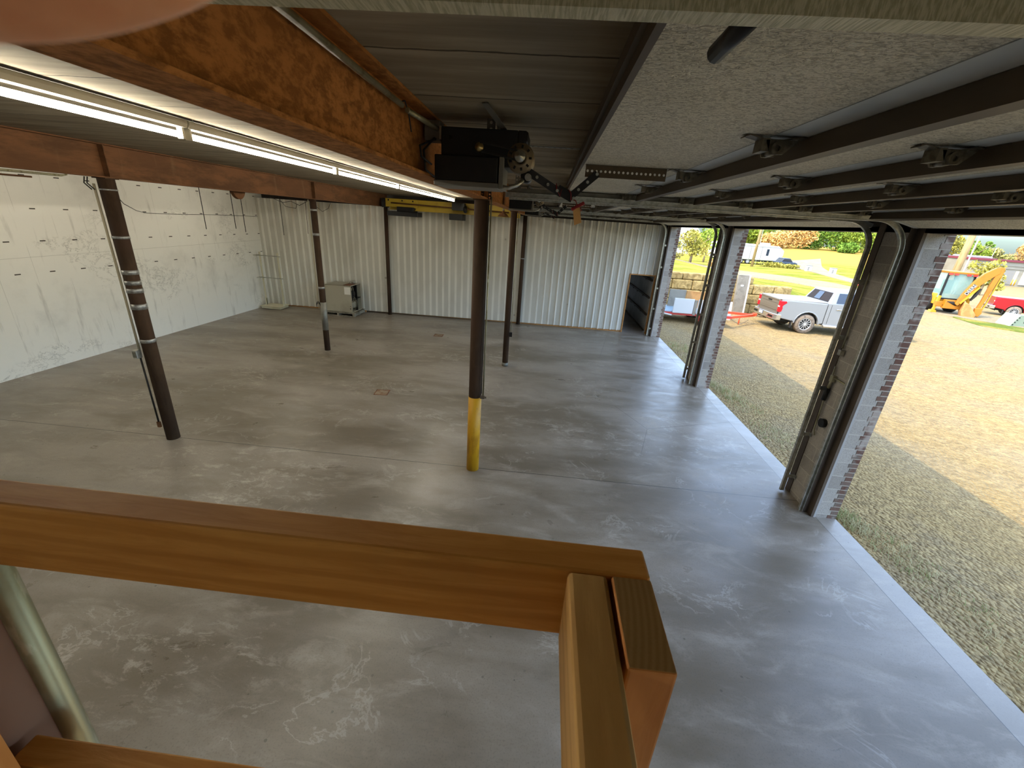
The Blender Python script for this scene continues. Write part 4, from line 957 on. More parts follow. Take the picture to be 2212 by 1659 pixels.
# ------------------------------------------------------------------ silver pickup (heading +x)
def pickup(ox, oy, oz, label, col, detail=True):
    """origin: ground under the rear axle, centre line"""
    t = thing('pickup_truck', label, 'pickup truck', (ox, oy, oz))
    P = lambda b, M=Matrix.Translation((ox, oy, oz)): b.xf(M)
    W = 1.01; R = .42
    # bed sides with wheel openings
    for s in (-1, 1):
        prof = [(-1.22,.62),(-1.22,1.36),(-.9,1.385),(.70,1.36),(.70,.50)] + [(q[0], q[1]) for q in reversed(arch(0, .44, .50))] + [(-.55,.50)]
        b = MB(); y = sorted((s*W, s*(W-.11))); b.prism(prof, 'y', y[0], y[1]); P(b); b.build('bed_side', m[col], t, bevel=.03, bseg=3)
        b = MB(); a = arch(0,.44,.50,10); o2 = arch(0,.44,.545,10); y = sorted((s*(W+.022), s*(W-.05)))
        b.prism(a + o2[::-1], 'y', y[0], y[1]); P(b); b.build('wheel_arch_flare', m[col], t, bevel=.012)
    b = MB(); b.box(-1.18,.69,-W+.1,W-.1,.72,.80); P(b); b.build('bed_floor', m['black'], t)
    b = MB(); b.box(-1.19,.69,-W+.06,W-.06,1.365,1.405); P(b); b.build('bed_cover', m['tonneau'], t, bevel=.015)
    b = MB(); b.prism([(-1.235,.74),(-1.25,1.0),(-1.245,1.30),(-1.265,1.36),(-1.25,1.41),(-1.15,1.41),(-1.15,.74)], 'y', -W+.17, W-.17); P(b); tg = b.build('tailgate', m['silver_shaded'] if detail else m[col], t, bevel=.015)
    if detail:
        b = MB(); b.box(-1.256,-1.24,-.18,.12,1.235,1.29); P(b); b.build('tailgate_handle', m['black'], tg)
        b = MB(); b.box(-1.258,-1.25,-.70,.70,1.20,1.212); b.box(-1.258,-1.248,-.70,.70,.90,.915); P(b); b.build('tailgate_crease', m['silver_shaded'], tg)
    for s in (-1, 1):
        b = MB(); y = sorted((s*(W-.19), s*(W+.008)))
        b.prism([(-1.262,.86),(-1.262,1.02),(-1.245,1.10),(-1.262,1.18),(-1.262,1.34),(-1.05,1.345),(-1.0,1.27),(-1.13,1.16),(-1.16,1.10),(-1.13,1.04),(-1.16,.88)], 'y', y[0], y[1]); P(b); b.build('tail_lamp', m['tail'], t, bevel=.012)
        b = MB(); y = sorted((s*(W-.18), s*(W-.05))); b.box(-1.268,-1.25,y[0],y[1],1.075,1.125); P(b); b.build('reverse_lamp', m['white'], t)
    # bumper with corner steps
    b = MB(); b.prism([(-1.40,-W+.12),(-1.42,-.3),(-1.42,.3),(-1.40,W-.12),(-1.28,W+.01),(-1.1,W+.01),(-1.1,-W-.01),(-1.28,-W-.01)], 'z', .50, .76); P(b); bp = b.build('rear_bumper', m['chrome'], t, bevel=.03, bseg=3)
    for s in (-1, 1):
        b = MB(); y = sorted((s*.48, s*.86)); b.box(-1.415,-1.36,y[0],y[1],.585,.68); P(b); b.build('bumper_step', m['black'], bp)
    b = MB(); b.box(-1.43,-1.42,-.03,.33,.585,.735); P(b); pl = b.build('plate_surround', m['blue_car'], bp)
    b = MB(); b.box(-1.436,-1.43,.0,.30,.60,.72); P(b); b.build('licence_plate', m['plate'], pl)
    b = MB(); b.box(-1.50,-1.2,-.06,.06,.40,.49); b.bar((-1.5,0,.44), (-1.62,0,.44), .06, .03); b.sphere((-1.6,0,.50), .03, 6); P(b); b.build('tow_hitch', m['tan_metal'], bp)
    # cab lower body
    prof = [(.72,.42),(.72,1.37),(3.35,1.33)] + [(3.45,1.32),(4.55,1.24),(4.62,1.05),(4.64,.5),(4.25,.5)] + [(q[0], q[1]) for q in reversed(arch(3.75,.44,.50))] + [(3.2,.42)]
    b = MB(); b.prism(prof, 'y', -W, W); P(b); b.build('cab_body', m[col], t, bevel=.045, bseg=3)
    # greenhouse: tapered
    lo = [(1.02,1.34),(3.5,1.32)]; n0 = [(.74,-W+.03),(.74,W-.03),(3.55,W-.05),(3.55,-W+.05)]; n1 = [(1.0,-.76),(1.0,.76),(2.72,.72),(2.72,-.72)]
    b = MB(); k = [(x,y,1.34) for x,y in n0] + [(x,y,1.88) for x,y in n1]; b.v = k
    for f in ((0,1,5,4),(1,2,6,5),(2,3,7,6),(3,0,4,7),(4,5,6,7),(3,2,1,0)): b.face(f[::-1])
    P(b); b.build('cab_roof', m[col], t, bevel=.05, bseg=4)
    def onface(a, b_, c, d, u0, u1, w0, w1, e=.012):
        a, b_, c, d = map(Vector, (a, b_, c, d)); f = lambda u, w: (a.lerp(b_, u)).lerp(d.lerp(c, u), w)
        n = (b_-a).cross(d-a).normalized()*e
        return [f(u0,w0)+n, f(u1,w0)+n, f(u1,w1)+n, f(u0,w1)+n]
    def pane(nm, mt, q, par=None, th=.02):
        b = MB(); n = (q[1]-q[0]).cross(q[3]-q[0]).normalized()*th
        b.quad(*q); r = [p-n for p in q]; b.quad(*r[::-1])
        for i in range(4): j = (i+1) % 4; b.quad(q[j], q[i], r[i], r[j])
        P(b); return b.build(nm, m[mt], par or t, bevel=.006)
    A = lambda i: (*n0[i], 1.34); B = lambda i: (*n1[i], 1.88)
    # rear glass (facing -x): order so the normal points out
    rw = pane('rear_window', 'glass_brown', onface(A(1), A(0), B(0), B(1), .08, .92, .14, .86))
    pane('sliding_pane', 'glass', onface(A(1), A(0), B(0), B(1), .36, .58, .2, .80, .022), rw)
    for s in (0, 1):
        if s == 0: q = (A(0), A(3), B(3), B(0))
        else: q = (A(2), A(1), B(1), B(2))
        spans = ((.10,.43),(.47,.80)) if s == 0 else ((.20,.53),(.57,.90))
        for u0, u1 in spans: pane('side_window', 'glass', onface(*q, u0, u1, .10, .86))
    pane('windshield', 'glass', onface(A(3), A(2), B(2), B(3), .06, .94, .1, .9))
    for s in (-1, 1):
        for x in (.86, 2.02, 3.15):
            b = MB(); b.box(x,x+.012,s*W-.004,s*W+.004,.50,1.33); P(b); b.build('door_seam', m['black'], t)
        for x in (1.08, 2.2):
            b = MB(); b.box(x,x+.22,min(s*W,s*(W+.03)),max(s*W,s*(W+.03)),1.12,1.165); P(b); b.build('door_handle', m['chrome'], t, bevel=.01)
        b = MB(); b.tube([(.72,s*(W+.05),.40),(3.2,s*(W+.05),.40)], .055, 10); P(b); b.build('running_board', m['chrome'], t)
        b = MB(); b.box(3.0,3.15,min(s*W,s*(W+.26)),max(s*W,s*(W+.26)),1.30,1.52); P(b); b.build('side_mirror', m[col], t, bevel=.03)
        for x in (0, 3.75):
            wheel(t, ox+x, oy+s*(W-.13), oz+R-.005, R, .28, s, 'alloy', 12)
            b = MB(); b.box(ox+x-.50,ox+x+.50,oy-.45 if s < 0 else oy+.2,oy-.2 if s < 0 else oy+.45,oz+.3,oz+.95); 
        b = MB(); b.box(-.62,-.58,s*W-.12 if s > 0 else s*W,s*W if s > 0 else s*W+.12,.22,.55); P(b); b.build('mud_flap', m['rubber'], t)
    b = MB(); b.box(-1.1,4.3,-.55,.55,.38,.62); b.cyl((0,-.75,.42),(0,.75,.42),.07,10); b.cyl((3.75,-.75,.42),(3.75,.75,.42),.06,10); P(b); b.build('chassis', m['black'], t)
    b = MB(); b.box(-.55,.55,-W+.16,W-.16,.62,1.0); b.box(3.2,4.3,-W+.3,W-.3,.62,1.0); P(b); b.build('wheel_house', m['black'], t)
    return t
TZ = ground(11.6, 20)
pickup(11.60, 20.05, TZ, 'silver pickup with chrome bumper and grey bed cover, seen from behind', 'silver')
r2 = pickup(37.0, 36.1, ground(37.0, 36.1)+.0, 'bright red pickup beyond the backhoe', 'redcar', False)
r2.rotation_euler.z = -.55
for o in r2.children:
    if o.name.startswith(('bed_cover',)): o.data.materials[0] = m['redcar']

# ------------------------------------------------------------------ trailer hitched to the pickup
t = thing('utility_trailer', 'low red trailer with white side boards hitched to the silver pickup', 'trailer', (6.9, 18.6, ground(6.5,18.5)))
gz = ground(6.9, 18.6)
b = MB(); b.box(4.9,8.35,17.95,18.05,gz+.47,gz+.57); b.box(4.9,8.35,19.55,19.65,gz+.47,gz+.57); b.box(4.9,5.0,18.05,19.55,gz+.47,gz+.57); b.box(8.25,8.35,18.05,19.55,gz+.47,gz+.57)
for x in (5.7,6.5,7.3): b.box(x,x+.06,18.05,19.55,gz+.48,gz+.55)
b.build('frame', m['trailer_red'], t)
b = MB(); b.box(4.95,8.3,18.0,19.6,gz+.57,gz+.60); b.build('deck', m['bluegrey'], t)
for (x0, x1) in ((5.86,6.68), (6.84,7.7)):
    b = MB(); b.box(x0,x1,17.91,17.948,gz+.55,gz+1.17); b.build('side_board', m['white'], t, bevel=.03)
b = MB(); b.box(6.70,6.82,17.93,17.99,gz+.5,gz+1.13); b.build('stake_post', m['board'], t)
b = MB(); b.box(6.0,6.72,19.3,19.35,gz+.6,gz+1.35); b.build('shaded_board', m['board'], t)  # left part of the far side board, its shadow put into the colour
b = MB(); b.box(6.74,8.0,19.25,19.3,gz+.6,gz+1.32); b.build('plywood_board', m['plywood'], t)
b = MB(); b.box(5.0,5.1,17.97,19.6,gz+.6,gz+.72); b.build('tail_board', m['trailer_red'], t)
b = MB(); b.tube([(4.85,17.92,gz+.62),(5.85,17.92,gz+.45)], .03, 8); b.build('ramp_strut', m['white'], t)
for s, y in ((-1, 17.80), (1, 19.80)):
    wheel(t, 7.35, y, gz+.33, .33, .2, s, 'white', 6, 'rubber')
    b = MB(); a = arch(7.35,gz+.33,.40,10); o2 = arch(7.35,gz+.33,.43,10); b.prism(a+o2[::-1], 'y', y-.13, y+.13); b.build('fender', m['trailer_red'], t)
b = MB(); b.cyl((7.35,17.85,gz+.33),(7.35,19.75,gz+.33),.04,8); b.build('axle', m['black'], t)
hx, hy, hz_ = 9.95+.30, 20.02, TZ+.57
b = MB(); b.bar((8.3,18.1,gz+.5), (hx-.15,hy-.08,hz_), .08, .10); b.bar((8.3,19.5,gz+.5), (hx-.15,hy+.0,hz_), .08, .10); b.build('drawbar', m['orange'], t)
b = MB(); b.bar((hx-.25,hy-.1,hz_), (hx-.02,hy,hz_+.02), .12, .12); b.box(hx-.1,hx+.06,hy-.07,hy+.07,hz_-.02,hz_+.11); b.build('coupler', m['orange'], t, bevel=.015)
b = MB(); b.cyl((9.3,19.35,TZ+.12),(9.3,19.35,TZ+.62),.03,8); b.box(9.24,9.36,19.29,19.41,TZ+.1,TZ+.12); b.build('jack', m['orange'], t)
b = MB(); b.tube([(8.4,18.1,gz+.42),(9.0,18.6,gz+.15),(9.6,19.4,gz+.12),(9.95,19.9,TZ+.36)], .012, 6); b.build('safety_chain', m['tan_metal'], t)
t.location += Vector((-.38, 0, -.10))
# upright board and white plank near the drawbar
zb = ground(10.2, 22.4)
t = thing('upright_board', 'tall grey board with its lit edge painted white stood before the stone wall', 'board', (10.1, 22.5, zb))
b = MB(); b.prism([(9.78,zb+1.98),(10.28,zb+1.98),(10.40,zb),(9.9,zb)], 'y', 22.45, 22.62); b.build('board_face', m['board'], t)
b = MB(); b.prism([(10.285,zb+1.99),(10.36,zb+1.99),(10.48,zb),(10.405,zb)], 'y', 22.42, 22.62); b.build('lit_edge', m['white'], t)  # sunlit thickness of the board, its brightness put in as white paint
b = MB(); b.box(9.98,10.12,22.44,22.452,zb+1.42,zb+1.50); b.build('pale_mark', m['white'], t)
zb = ground(8.9, 20.2)
b = MB(); b.prism([(8.70,zb+.85),(8.82,zb+.85),(8.90,zb),(8.74,zb)], 'y', 20.2, 20.28); tag(b.build('white_plank', m['white']), 'short white plank standing between the pier and the grey board', 'plank')

# ------------------------------------------------------------------ white camper beyond the road
z = ground(28.5, 60)
t = thing('camper_trailer', 'white camper trailer parked beyond the road', 'camper', (27.5, 60.5, z))
b = MB(); b.prism([(22.0,z+.55),(22.0,z+2.3),(22.6,z+2.62),(30.0,z+2.42),(30.75,z+1.9),(30.75,z+1.2),(30.2,z+.55)], 'y', 59.4, 61.9); b.build('camper_body', m['white'], t, bevel=.12, bseg=3)
for x0, x1, z0, z1, mt in ((26.55,27.2,.7,2.1,'bldg_white'), (28.55,28.85,1.2,2.0,'glass'), (24.2,25.4,1.3,1.9,'glass')):
    b = MB(); b.box(x0,x1,59.36,59.4,z+z0,z+z1); b.build('side_panel', m[mt], t)
b = MB(); b.box(22.3,30.3,59.37,59.4,z+2.22,z+2.27); b.box(26.5,26.54,59.37,59.4,z+.6,z+2.2); b.box(27.9,27.94,59.37,59.4,z+.6,z+2.2); b.build('trim_strip', m['bldg_grey'], t)
b = MB(); b.box(24.5,25.6,60.2,61.2,z+2.5,z+2.85); b.box(28.2,29.2,60.2,61.2,z+2.42,z+2.72); b.build('roof_unit', m['white'], t, bevel=.08)
b = MB(); b.box(22.5,30.2,59.6,61.7,z+.36,z+.55); b.build('underframe', m['black'], t)
for x in (25.6, 26.5): wheel(t, x, 59.6, z+.34, .34, .22, -1, 'white', 6, 'rubber')
# dark car next to it
z = ground(31.5, 59.5)
t = thing('parked_car', 'small dark blue car behind the end of the camper', 'car', (31.0, 59.2, z))
b = MB(); b.prism([(29.3,z+.3),(29.2,z+.65),(29.6,z+.72),(31.2,z+.70),(31.5,z+.6),(31.5,z+.3)], 'y', 57.0, 58.7); b.build('car_body', m['blue_car'], t, bevel=.08, bseg=3)
b = MB(); b.prism([(29.5,z+.7),(29.8,z+1.1),(30.6,z+1.1),(31.0,z+.7)], 'y', 57.12, 58.58); b.build('car_cabin', m['glass'], t, bevel=.06)
b = MB(); b.prism([(29.75,z+1.08),(29.85,z+1.13),(30.55,z+1.13),(30.65,z+1.08)], 'y', 57.2, 58.5); b.build('car_roof', m['blue_car'], t)
for x in (29.7, 31.0): wheel(t, x, 57.12, z+.28, .28, .2, -1, 'alloy', 6, 'rubber')
make_bush(28.4, 55.8, 4.5, .8, .7, 'leaf_yellow', 'row of pale yellow plants before the camper', 91, 900, .12)

# ------------------------------------------------------------------ yellow backhoe
gz = ground(26.8, 30)
t = thing('backhoe', 'yellow backhoe with folded boom, its digging arm towards the shop', 'backhoe', (26.8, 31, gz))
U = Vector((.972,-.236,0))     # picture-wise right of the machine, its width axis
Fd = Vector((-.236,-.972,0))   # rear of the machine, towards the shop
O = Vector((27.0, 30.4, gz))
Mb = Matrix(((U.x,Fd.x,0,O.x),(U.y,Fd.y,0,O.y),(0,0,1,O.z),(0,0,0,1)))
def bk(b, name, mat, par=None, bevel=0): b.xf(Mb); return b.build(name, m[mat], par or t, bevel=bevel)
b = MB(); b.prism([(-.56,2.60),(.92,2.60),(.95,2.72),(-.60,2.72)], 'y', -1.9, .25); rf = bk(b, 'cab_roof', 'deere', bevel=.03)
b = MB()
for x in (-.5,-.2,.45,.78): b.box(x-.1,x+.1,.24,.30,2.50,2.62)
bk(b, 'work_lamp', 'trailer_red', rf)
b = MB()
for x, y in ((-.55,.15),(.85,.15),(-.55,-1.8),(.85,-1.8)): b.bar((x*1.02,y+.05,.95), (x,y,2.6), .09, .09)
b.bar((-.56,.17,.97),(.86,.17,.97),.1,.1); bk(b, 'cab_frame', 'black')
b = MB(); b.quad((-.53,.2,1.0),(.82,.2,1.0),(.80,.16,2.58),(-.51,.16,2.58)); b.quad((-.51,.14,2.58),(.80,.14,2.58),(.82,.18,1.0),(-.53,.18,1.0)); b.box(-.57,-.55,-1.7,.1,1.0,2.55); b.box(.84,.86,-1.7,.1,1.0,2.55); bk(b, 'cab_glass', 'glass_green')
b = MB(); b.box(-.3,.3,-1.2,-.6,1.0,1.5); b.box(-.28,.28,-.7,-.58,1.4,2.15); bk(b, 'operator_seat', 'glass')
b = MB()
for x in (-.35,-.2,.2,.35): b.cyl((x,-.3,.9),(x,-.1,1.5),.02,6)
bk(b, 'control_lever', 'black')
b = MB(); b.box(-.6,.6,-4.2,-.1,.55,1.25); b.box(-.55,.8,-.9,.15,.6,1.0); bk(b, 'machine_body', 'deere2', bevel=.04)
b = MB(); b.box(-.72,1.05,.15,.42,.45,.80); b.box(-.35,.55,.3,.62,.38,.95); sw = bk(b, 'swing_frame', 'deere', bevel=.03)
b = MB()
for k in range(6): b.tube([(.0+.06*k-.35,.45,.55+.07*k), (.05+.06*k-.3,.62,.85), (.2+.04*k,.6,.62)], .028, 6)
bk(b, 'hydraulic_hose', 'rubber', sw)
for s in (-.68, 1):
    b = MB(); b.bar((s*1.0,.3,.15), (s*.92,.34,1.15), .16, .12); b.prism([(s*1.05-.2,.02),(s*1.05+.2,.02),(s*1.05+.12,.2),(s*1.05-.12,.2)], 'y', .15, .5); bk(b, 'stabilizer', 'deere2', bevel=.01)
def bwheel(x, y, r, w):
    b = MB(); b.lathe([(r*.55,-w/2),(r*.9,-w/2),(r,-w*.3),(r,w*.3),(r*.9,w/2),(r*.55,w/2)], (x,y,r), 24, 'x'); wl = bk(b, 'wheel', 'rubber')
    b = MB(); b.lathe([(.001,-w*.3),(r*.5,-w*.3),(r*.58,-w*.45),(r*.58,w*.45),(r*.5,w*.3),(.001,w*.3)], (x,y,r), 24, 'x'); bk(b, 'rim', 'deere2', wl)
for x in (-.52, .85): bwheel(x, -1.0, .62, .42); bwheel(x, -3.5, .42, .3)
# boom, stick, bucket in a plane swung to the right of the frame
Bd = Vector((.97, .24, 0)).normalized()*1.0      # along the swung arm (local frame)
def arm(pts, w):
    b = MB(); nrm = Vector((-Bd.y, Bd.x, 0))
    o = Vector((.1, .62, 0)); k = len(pts)
    pts = [(d*.68, z*1.1-.05) for d, z in pts]
    for s in (-1, 1):
        for d, z in pts: b.v.append(tuple(o + Bd*d + Vector((0,0,z)) + nrm*(s*w/2)))
    for i in range(k): j = (i+1) % k; b.face((i, j, k+j, k+i))
    b.face(list(range(k))[::-1]); b.face([k+i for i in range(k)])
    return b
bo = bk(arm([(.05,.72),(.28,.62),(.62,1.05),(1.08,1.78),(1.75,2.36),(2.12,2.62),(2.05,2.90),(1.75,2.93),(1.1,2.55),(.70,2.10),(.33,1.45)], .26), 'boom', 'deere', bevel=.025)
st = bk(arm([(1.95,2.98),(2.30,2.92),(2.33,2.62),(2.22,2.35),(1.98,.95),(1.86,.52),(1.62,.55),(1.72,1.0),(1.84,2.3)], .22), 'dipper_stick', 'deere', bevel=.02)
bk(arm([(2.28,2.5),(2.36,2.48),(2.20,1.0),(2.08,.45),(2.0,.48),(2.12,1.05)], .12), 'bucket_cylinder', 'deere2', st)
bk(arm([(1.55,.60),(2.0,.66),(2.12,.35),(1.95,.12),(1.6,.18)], .3), 'bucket_linkage', 'deere', st, bevel=.03)
bk(arm([(.62,.92),(1.02,.78),(1.50,.40),(1.72,.22),(1.70,.08),(.75,.04),(.62,.35)], .62), 'digging_bucket', 'plywood', st, bevel=.03)
b = arm([(.3,.8),(.42,.74),(.9,1.3),(1.25,1.75),(1.16,1.82),(.8,1.42)], .34); bk(b, 'boom_cylinder', 'deere2', bo)
for k in range(4): bk(arm([(1.0+.06*k,1.0+.08*k),(1.05+.06*k,.98+.08*k),(1.3+.03*k,1.7),(1.25+.03*k,1.72)], .30+.02*k), 'hose', 'rubber', bo)
bk(arm([(.405,1.355),(.595,1.245),(.955,1.845),(.765,1.955)], .264), 'decal_patch', 'black', bo)
# lettering on the boom
def lettering(body, parent, size, mat, origin, xdir, up, name):
    c = bpy.data.curves.new(name, 'FONT'); c.body = body; c.size = size; c.extrude = .004; c.align_x = 'CENTER'; c.align_y = 'CENTER'
    o = bpy.data.objects.new(name, c); COL.objects.link(o); o.data.materials.append(mat)
    X = Vector(xdir).normalized(); Z = X.cross(Vector(up)).normalized(); Y = Z.cross(X)
    bpy.context.view_layer.update(); me = bpy.data.meshes.new_from_object(o); bpy.data.objects.remove(o); o = bpy.data.objects.new(name, me); COL.objects.link(o)
    o.parent = parent; M = Matrix(((X.x,Y.x,Z.x,0),(X.y,Y.y,Z.y,0),(X.z,Y.z,Z.z,0),(0,0,0,1)))
    M.translation = Vector(origin) - wloc(parent); o.matrix_basis = M; return o
R3 = Mb.to_3x3()
bdw = R3 @ Bd; xd = (bdw*.36 + Vector((0,0,.93))).normalized(); upv = (bdw*-.93 + Vector((0,0,.36)))
nrm = R3 @ Vector((Bd.y, -Bd.x, 0))
if nrm.dot(Vector((-27,-30,0))) < 0: nrm = -nrm
org = Mb @ (Vector((.1,.62,0)) + Bd*.4624 + Vector((0,0,1.71)))
lettering('DEERE', bo, .25, m['white'], org + nrm*.137, xd, upv, 'lettering')
# pale green cabinet in the grass
z = ground(28.6, 26.9)
t = thing('transformer_box', 'pale green utility box tilted in the grass before the red pickup', 'utility box', (28.6, 27.1, z))
b = MB(); b.prism([(27.75,z),(29.3,z),(29.3,z+.62),(28.1,z+.72)], 'y', 26.7, 27.6); b.build('box_body', m['ubox'], t, bevel=.03)
b = MB()
for k in range(4): b.box(27.86+.07*k,27.92+.07*k,26.68,26.70,z+.1+.14*k,z+.16+.14*k)
b.box(28.45,28.5,26.68,26.70,z+.25,z+.5); b.build('latch', m['black'], t)

# ------------------------------------------------------------------ commercial building far right
t = thing('commercial_building', 'long cream building with maroon parapet and overhead doors far away', 'building', (85, 90, -2))
k = 80/53.0
def bp(x, y, z): # scaled about the eye height so it sits at its real distance
    return (x*k, y*k, 3.498+(z-3.498)*k)
ux = Vector((.998,.06,0)); fy = 58.9*k
zb = 3.498+(.15-3.498)*k
def bbox(x0, x1, y0, y1, z0, z1): 
    b = MB(); b.box(x0*k, x1*k, fy+y0, fy+y1, 3.498+(z0-3.498)*k, 3.498+(z1-3.498)*k); return b
bbox(53.6, 72, 0, 14, -.2, 2.95).build('facade', m['bldg'], t)
bbox(53.5, 59.75, -.25, 14.2, 2.75, 2.98).build('parapet', m['maroon'], t); bbox(59.75, 72, -.25, 14.2, 2.72, 2.95).build('parapet', m['maroon'], t)
bbox(59.75, 72, -.2, .1, .1, 2.72).build('white_wing', m['bldg_white'], t)
bbox(53.6, 59.7, -.12, .0, 2.28, 2.34).build('cornice_line', m['bldg_grey'], t); bbox(53.6, 59.7, -.12, .0, 1.92, 1.97).build('cornice_line', m['bldg_grey'], t)
d1 = bbox(54.95, 56.6, -.06, .02, .1, 1.75).build('overhead_opening', m['bldg_grey'], t); bbox(55.0, 56.4, -.1, -.06, .9, 1.25).build('parked_van', m['blue_car'], d1)
d2 = bbox(57.2, 58.8, -.06, .02, .1, 1.75).build('overhead_opening', m['bldg_grey'], t); bbox(57.3, 57.9, -.1, -.06, .1, 1.2).build('pale_door', m['bldg_white'], d2)
bbox(58.85, 59.2, -.1, .0, .1, 1.72).build('door_jamb', m['cream'], t)
for x0 in (60.1, 63.2): bbox(x0, x0+2.6, -.3, -.2, .12, 1.75).build('overhead_door_panel', m['white'], t)
bbox(54.6, 57.4, 3, 7, 2.95, 3.22).build('roof_unit', m['bldg_white'], t, bevel=.3)
b = MB(); b.cyl((56.5*k,fy+2,zb+4), (56.6*k,fy+2,zb+6.2), .04, 6); b.build('flag_mast', m['white'], t)
for x in (58.2, 58.55):
    b = MB(); b.cyl((x*k,fy-1.2,zb-.2), (x*k,fy-1.2,zb+.9), .1, 10); tag(b.build('bollard', m['deere2']), 'yellow bollard before the doorway of the cream building' if x < 58.4 else 'second yellow bollard, next to the white door', 'bollard', 'bollards by the cream building')

# ------------------------------------------------------------------ weeds along the slab and pier feet
rnd = random.Random(5)
b = MB()
def tuft(cx, cy, n, r, h):
    for _ in range(n):
        a = rnd.uniform(0, 6.28); q = r*math.sqrt(rnd.random()); x, y = cx+q*math.cos(a), cy+q*math.sin(a)*1.6; z = ground(x, y) if x > 4.25 else 0
        if x < 4.29: continue
        l = rnd.uniform(.4, 1)*h; dx, dy = rnd.uniform(-.8,.8)*l, rnd.uniform(-.8,.8)*l; w = .004
        b.v += [(x-w,y,z), (x+w,y,z), (x+dx*.5+w*.7,y+dy*.5,z+l*.75), (x+dx*.5-w*.7,y+dy*.5,z+l*.75), (x+dx,y+dy,z+l*.9)]
        k = len(b.v)-5; b.face((k,k+1,k+2,k+3)); b.face((k+3,k+2,k+4))
for cx, cy, n, r, h in ((4.45,5.0,300,.18,.12), (4.65,4.5,260,.30,.09), (4.75,3.95,160,.32,.07), (4.62,9.6,260,.26,.12), (4.75,9.0,200,.35,.08), (4.65,7.7,200,.32,.08), (4.5,10.1,180,.2,.11), (4.6,13.6,300,.4,.12), (5.0,6.9,220,.5,.09), (4.9,3.1,200,.4,.08), (4.7,12.2,260,.4,.1)): tuft(cx, cy, n, r, h)
g = b.build('weed_grass', m['weed'], None, (4.6,6,-.03)); tag(g, 'tufts of dry weeds along the slab edge and pier feet', 'weeds', None, 'stuff')
# ------------------------------------------------------------------ fingertip of the photographer over the lens corner
R_ = Vector((.99536, .05406, .06421)); F_ = Vector((-.05470, .92975, -.36409))
YAW, PIT, ROL, FPX = -0.05876122, 0.37266052, 0.06901663, 897.3817
cy_, sy_, cp_, sp_ = math.cos(YAW), math.sin(YAW), math.cos(PIT), math.sin(PIT)
F_ = Vector((sy_*cp_, cy_*cp_, -sp_)); r0 = Vector((cy_, -sy_, 0)); u0 = r0.cross(F_)
R_ = r0*math.cos(ROL) + u0*math.sin(ROL); U_ = u0*math.cos(ROL) - r0*math.sin(ROL)
EYE = Vector((0, 0, 3.4976))
t = thing('person', 'blurred fingertip of the person holding the camera, covering the top corner', 'person', EYE + Vector((-.05, .03, .03)))
def fpt(a, b_, d): return EYE + R_*a + U_*b_ + F_*d
tip = [(-.0222,.0385,.0355,.0008), (-.0235,.0385,.0355,.0022), (-.0262,.0385,.0355,.0036), (-.0295,.0385,.0356,.0048), (-.0335,.0386,.0356,.0058), (-.0387,.0387,.0357,.0068), (-.0440,.0389,.0360,.0074), (-.0530,.0395,.0362,.0078), (-.0610,.0402,.0360,.0083), (-.0700,.0415,.0350,.0082), (-.0800,.0430,.0330,.0088), (-.0900,.045,.0300,.0094), (-.1000,.046,.0240,.0092)]
b = MB(); b.tube([fpt(*q[:3]) for q in tip], .008, 24, True, [q[3] for q in tip])
fo = b.build('finger', m['skin'], t)
s = fo.modifiers.new('smooth', 'SUBSURF'); s.levels = 2; s.render_levels = 2
b = MB(); k = []
for i, a in enumerate((-.028,-.034,-.040)):
    for j in range(5):
        ph = -.9 + 1.8*j/4; rr = (.0045,.0061,.0072)[i]; b.v.append(tuple(fpt(a, .0386+.0002*i + rr*math.cos(ph)*.985, .0357 + rr*math.sin(ph)*.985)))
for i in range(2):
    for j in range(4): q = i*5+j; b.face((q, q+1, q+6, q+5), True)
b.build('nail', m['nail'], t)

# ------------------------------------------------------------------ camera
cam = bpy.data.cameras.new('camera'); co = bpy.data.objects.new('camera', cam); COL.objects.link(co)
M = Matrix(((R_.x, U_.x, -F_.x, EYE.x), (R_.y, U_.y, -F_.y, EYE.y), (R_.z, U_.z, -F_.z, EYE.z), (0, 0, 0, 1)))
co.matrix_world = M
cam.sensor_fit = 'HORIZONTAL'; cam.sensor_width = 36; cam.lens = FPX/2212*36; cam.clip_start = .004; cam.clip_end = 600
cam.dof.use_dof = True; cam.dof.focus_distance = 4.5; cam.dof.aperture_fstop = 19
sc.camera = co
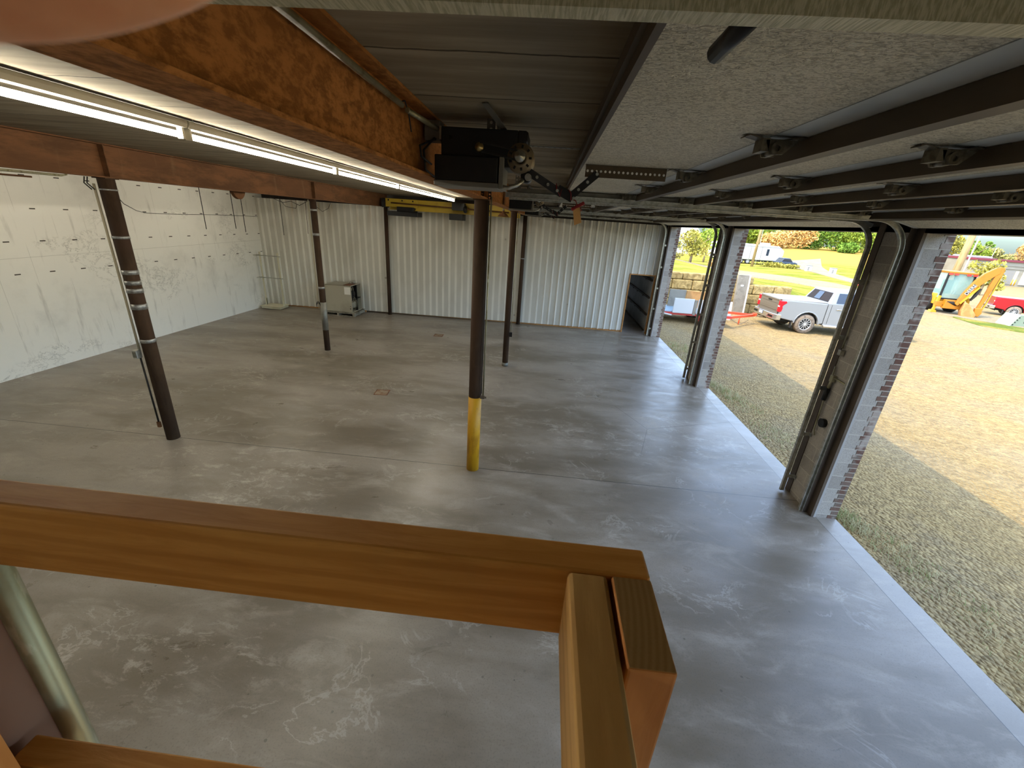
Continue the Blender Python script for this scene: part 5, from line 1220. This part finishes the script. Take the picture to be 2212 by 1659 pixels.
# ------------------------------------------------------------------ light
SUN, SKY, TUBE, EXPO = 2.9, .86, 37, 0.62
w = bpy.data.worlds.new('World'); sc.world = w; w.use_nodes = True; nt = w.node_tree; bg = nt.nodes['Background']
st_ = nt.nodes.new('ShaderNodeTexSky'); st_.sky_type = 'NISHITA'; st_.sun_disc = False; st_.sun_elevation = math.radians(50); st_.sun_rotation = math.radians(250); st_.air_density = 1.0; st_.dust_density = 1.2; st_.ozone_density = 1.2
tc = nt.nodes.new('ShaderNodeTexCoord'); sx = nt.nodes.new('ShaderNodeSeparateXYZ'); nt.links.new(tc.outputs['Generated'], sx.inputs[0])
mr = nt.nodes.new('ShaderNodeValToRGB'); nt.links.new(sx.outputs[2], mr.inputs[0])     # haze: the sky dims and pales towards the horizon
cr = mr.color_ramp; cr.elements[0].position = .02; cr.elements[0].color = (.13, .165, .18, 1); cr.elements[1].position = .28; cr.elements[1].color = (1, 1, 1, 1); e = cr.elements.new(.08); e.color = (.36, .42, .44, 1)
mx = nt.nodes.new('ShaderNodeMix'); mx.data_type = 'RGBA'; mx.blend_type = 'MULTIPLY'; mx.inputs[0].default_value = 1; hs = nt.nodes.new('ShaderNodeHueSaturation'); hs.inputs['Saturation'].default_value = .84; nt.links.new(st_.outputs[0], hs.inputs['Color']); nt.links.new(hs.outputs[0], mx.inputs[6]); nt.links.new(mr.outputs[0], mx.inputs[7])
nt.links.new(mx.outputs[2], bg.inputs[0]); bg.inputs[1].default_value = SKY
sl = bpy.data.lights.new('sun', 'SUN'); sl.energy = SUN; sl.angle = .009; sl.color = (1, .83, .50)
so = bpy.data.objects.new('sun', sl); COL.objects.link(so); so.location = (-20, -10, 30)
so.rotation_euler = Vector((.56, .34, -1)).to_track_quat('-Z', 'Y').to_euler()
m['tube'].node_tree.nodes['Principled BSDF'].inputs['Emission Strength'].default_value = TUBE
sc.view_settings.view_transform = 'Standard'; sc.view_settings.look = 'None'; sc.view_settings.exposure = EXPO; sc.view_settings.gamma = 1; sc.view_settings.use_curve_mapping = False
sc.cycles.adaptive_threshold = .04; sc.cycles.adaptive_min_samples = 16; sc.cycles.caustics_reflective = False; sc.cycles.caustics_refractive = False; sc.cycles.max_bounces = 6; sc.cycles.diffuse_bounces = 4; sc.cycles.glossy_bounces = 3; sc.cycles.sample_clamp_indirect = 6
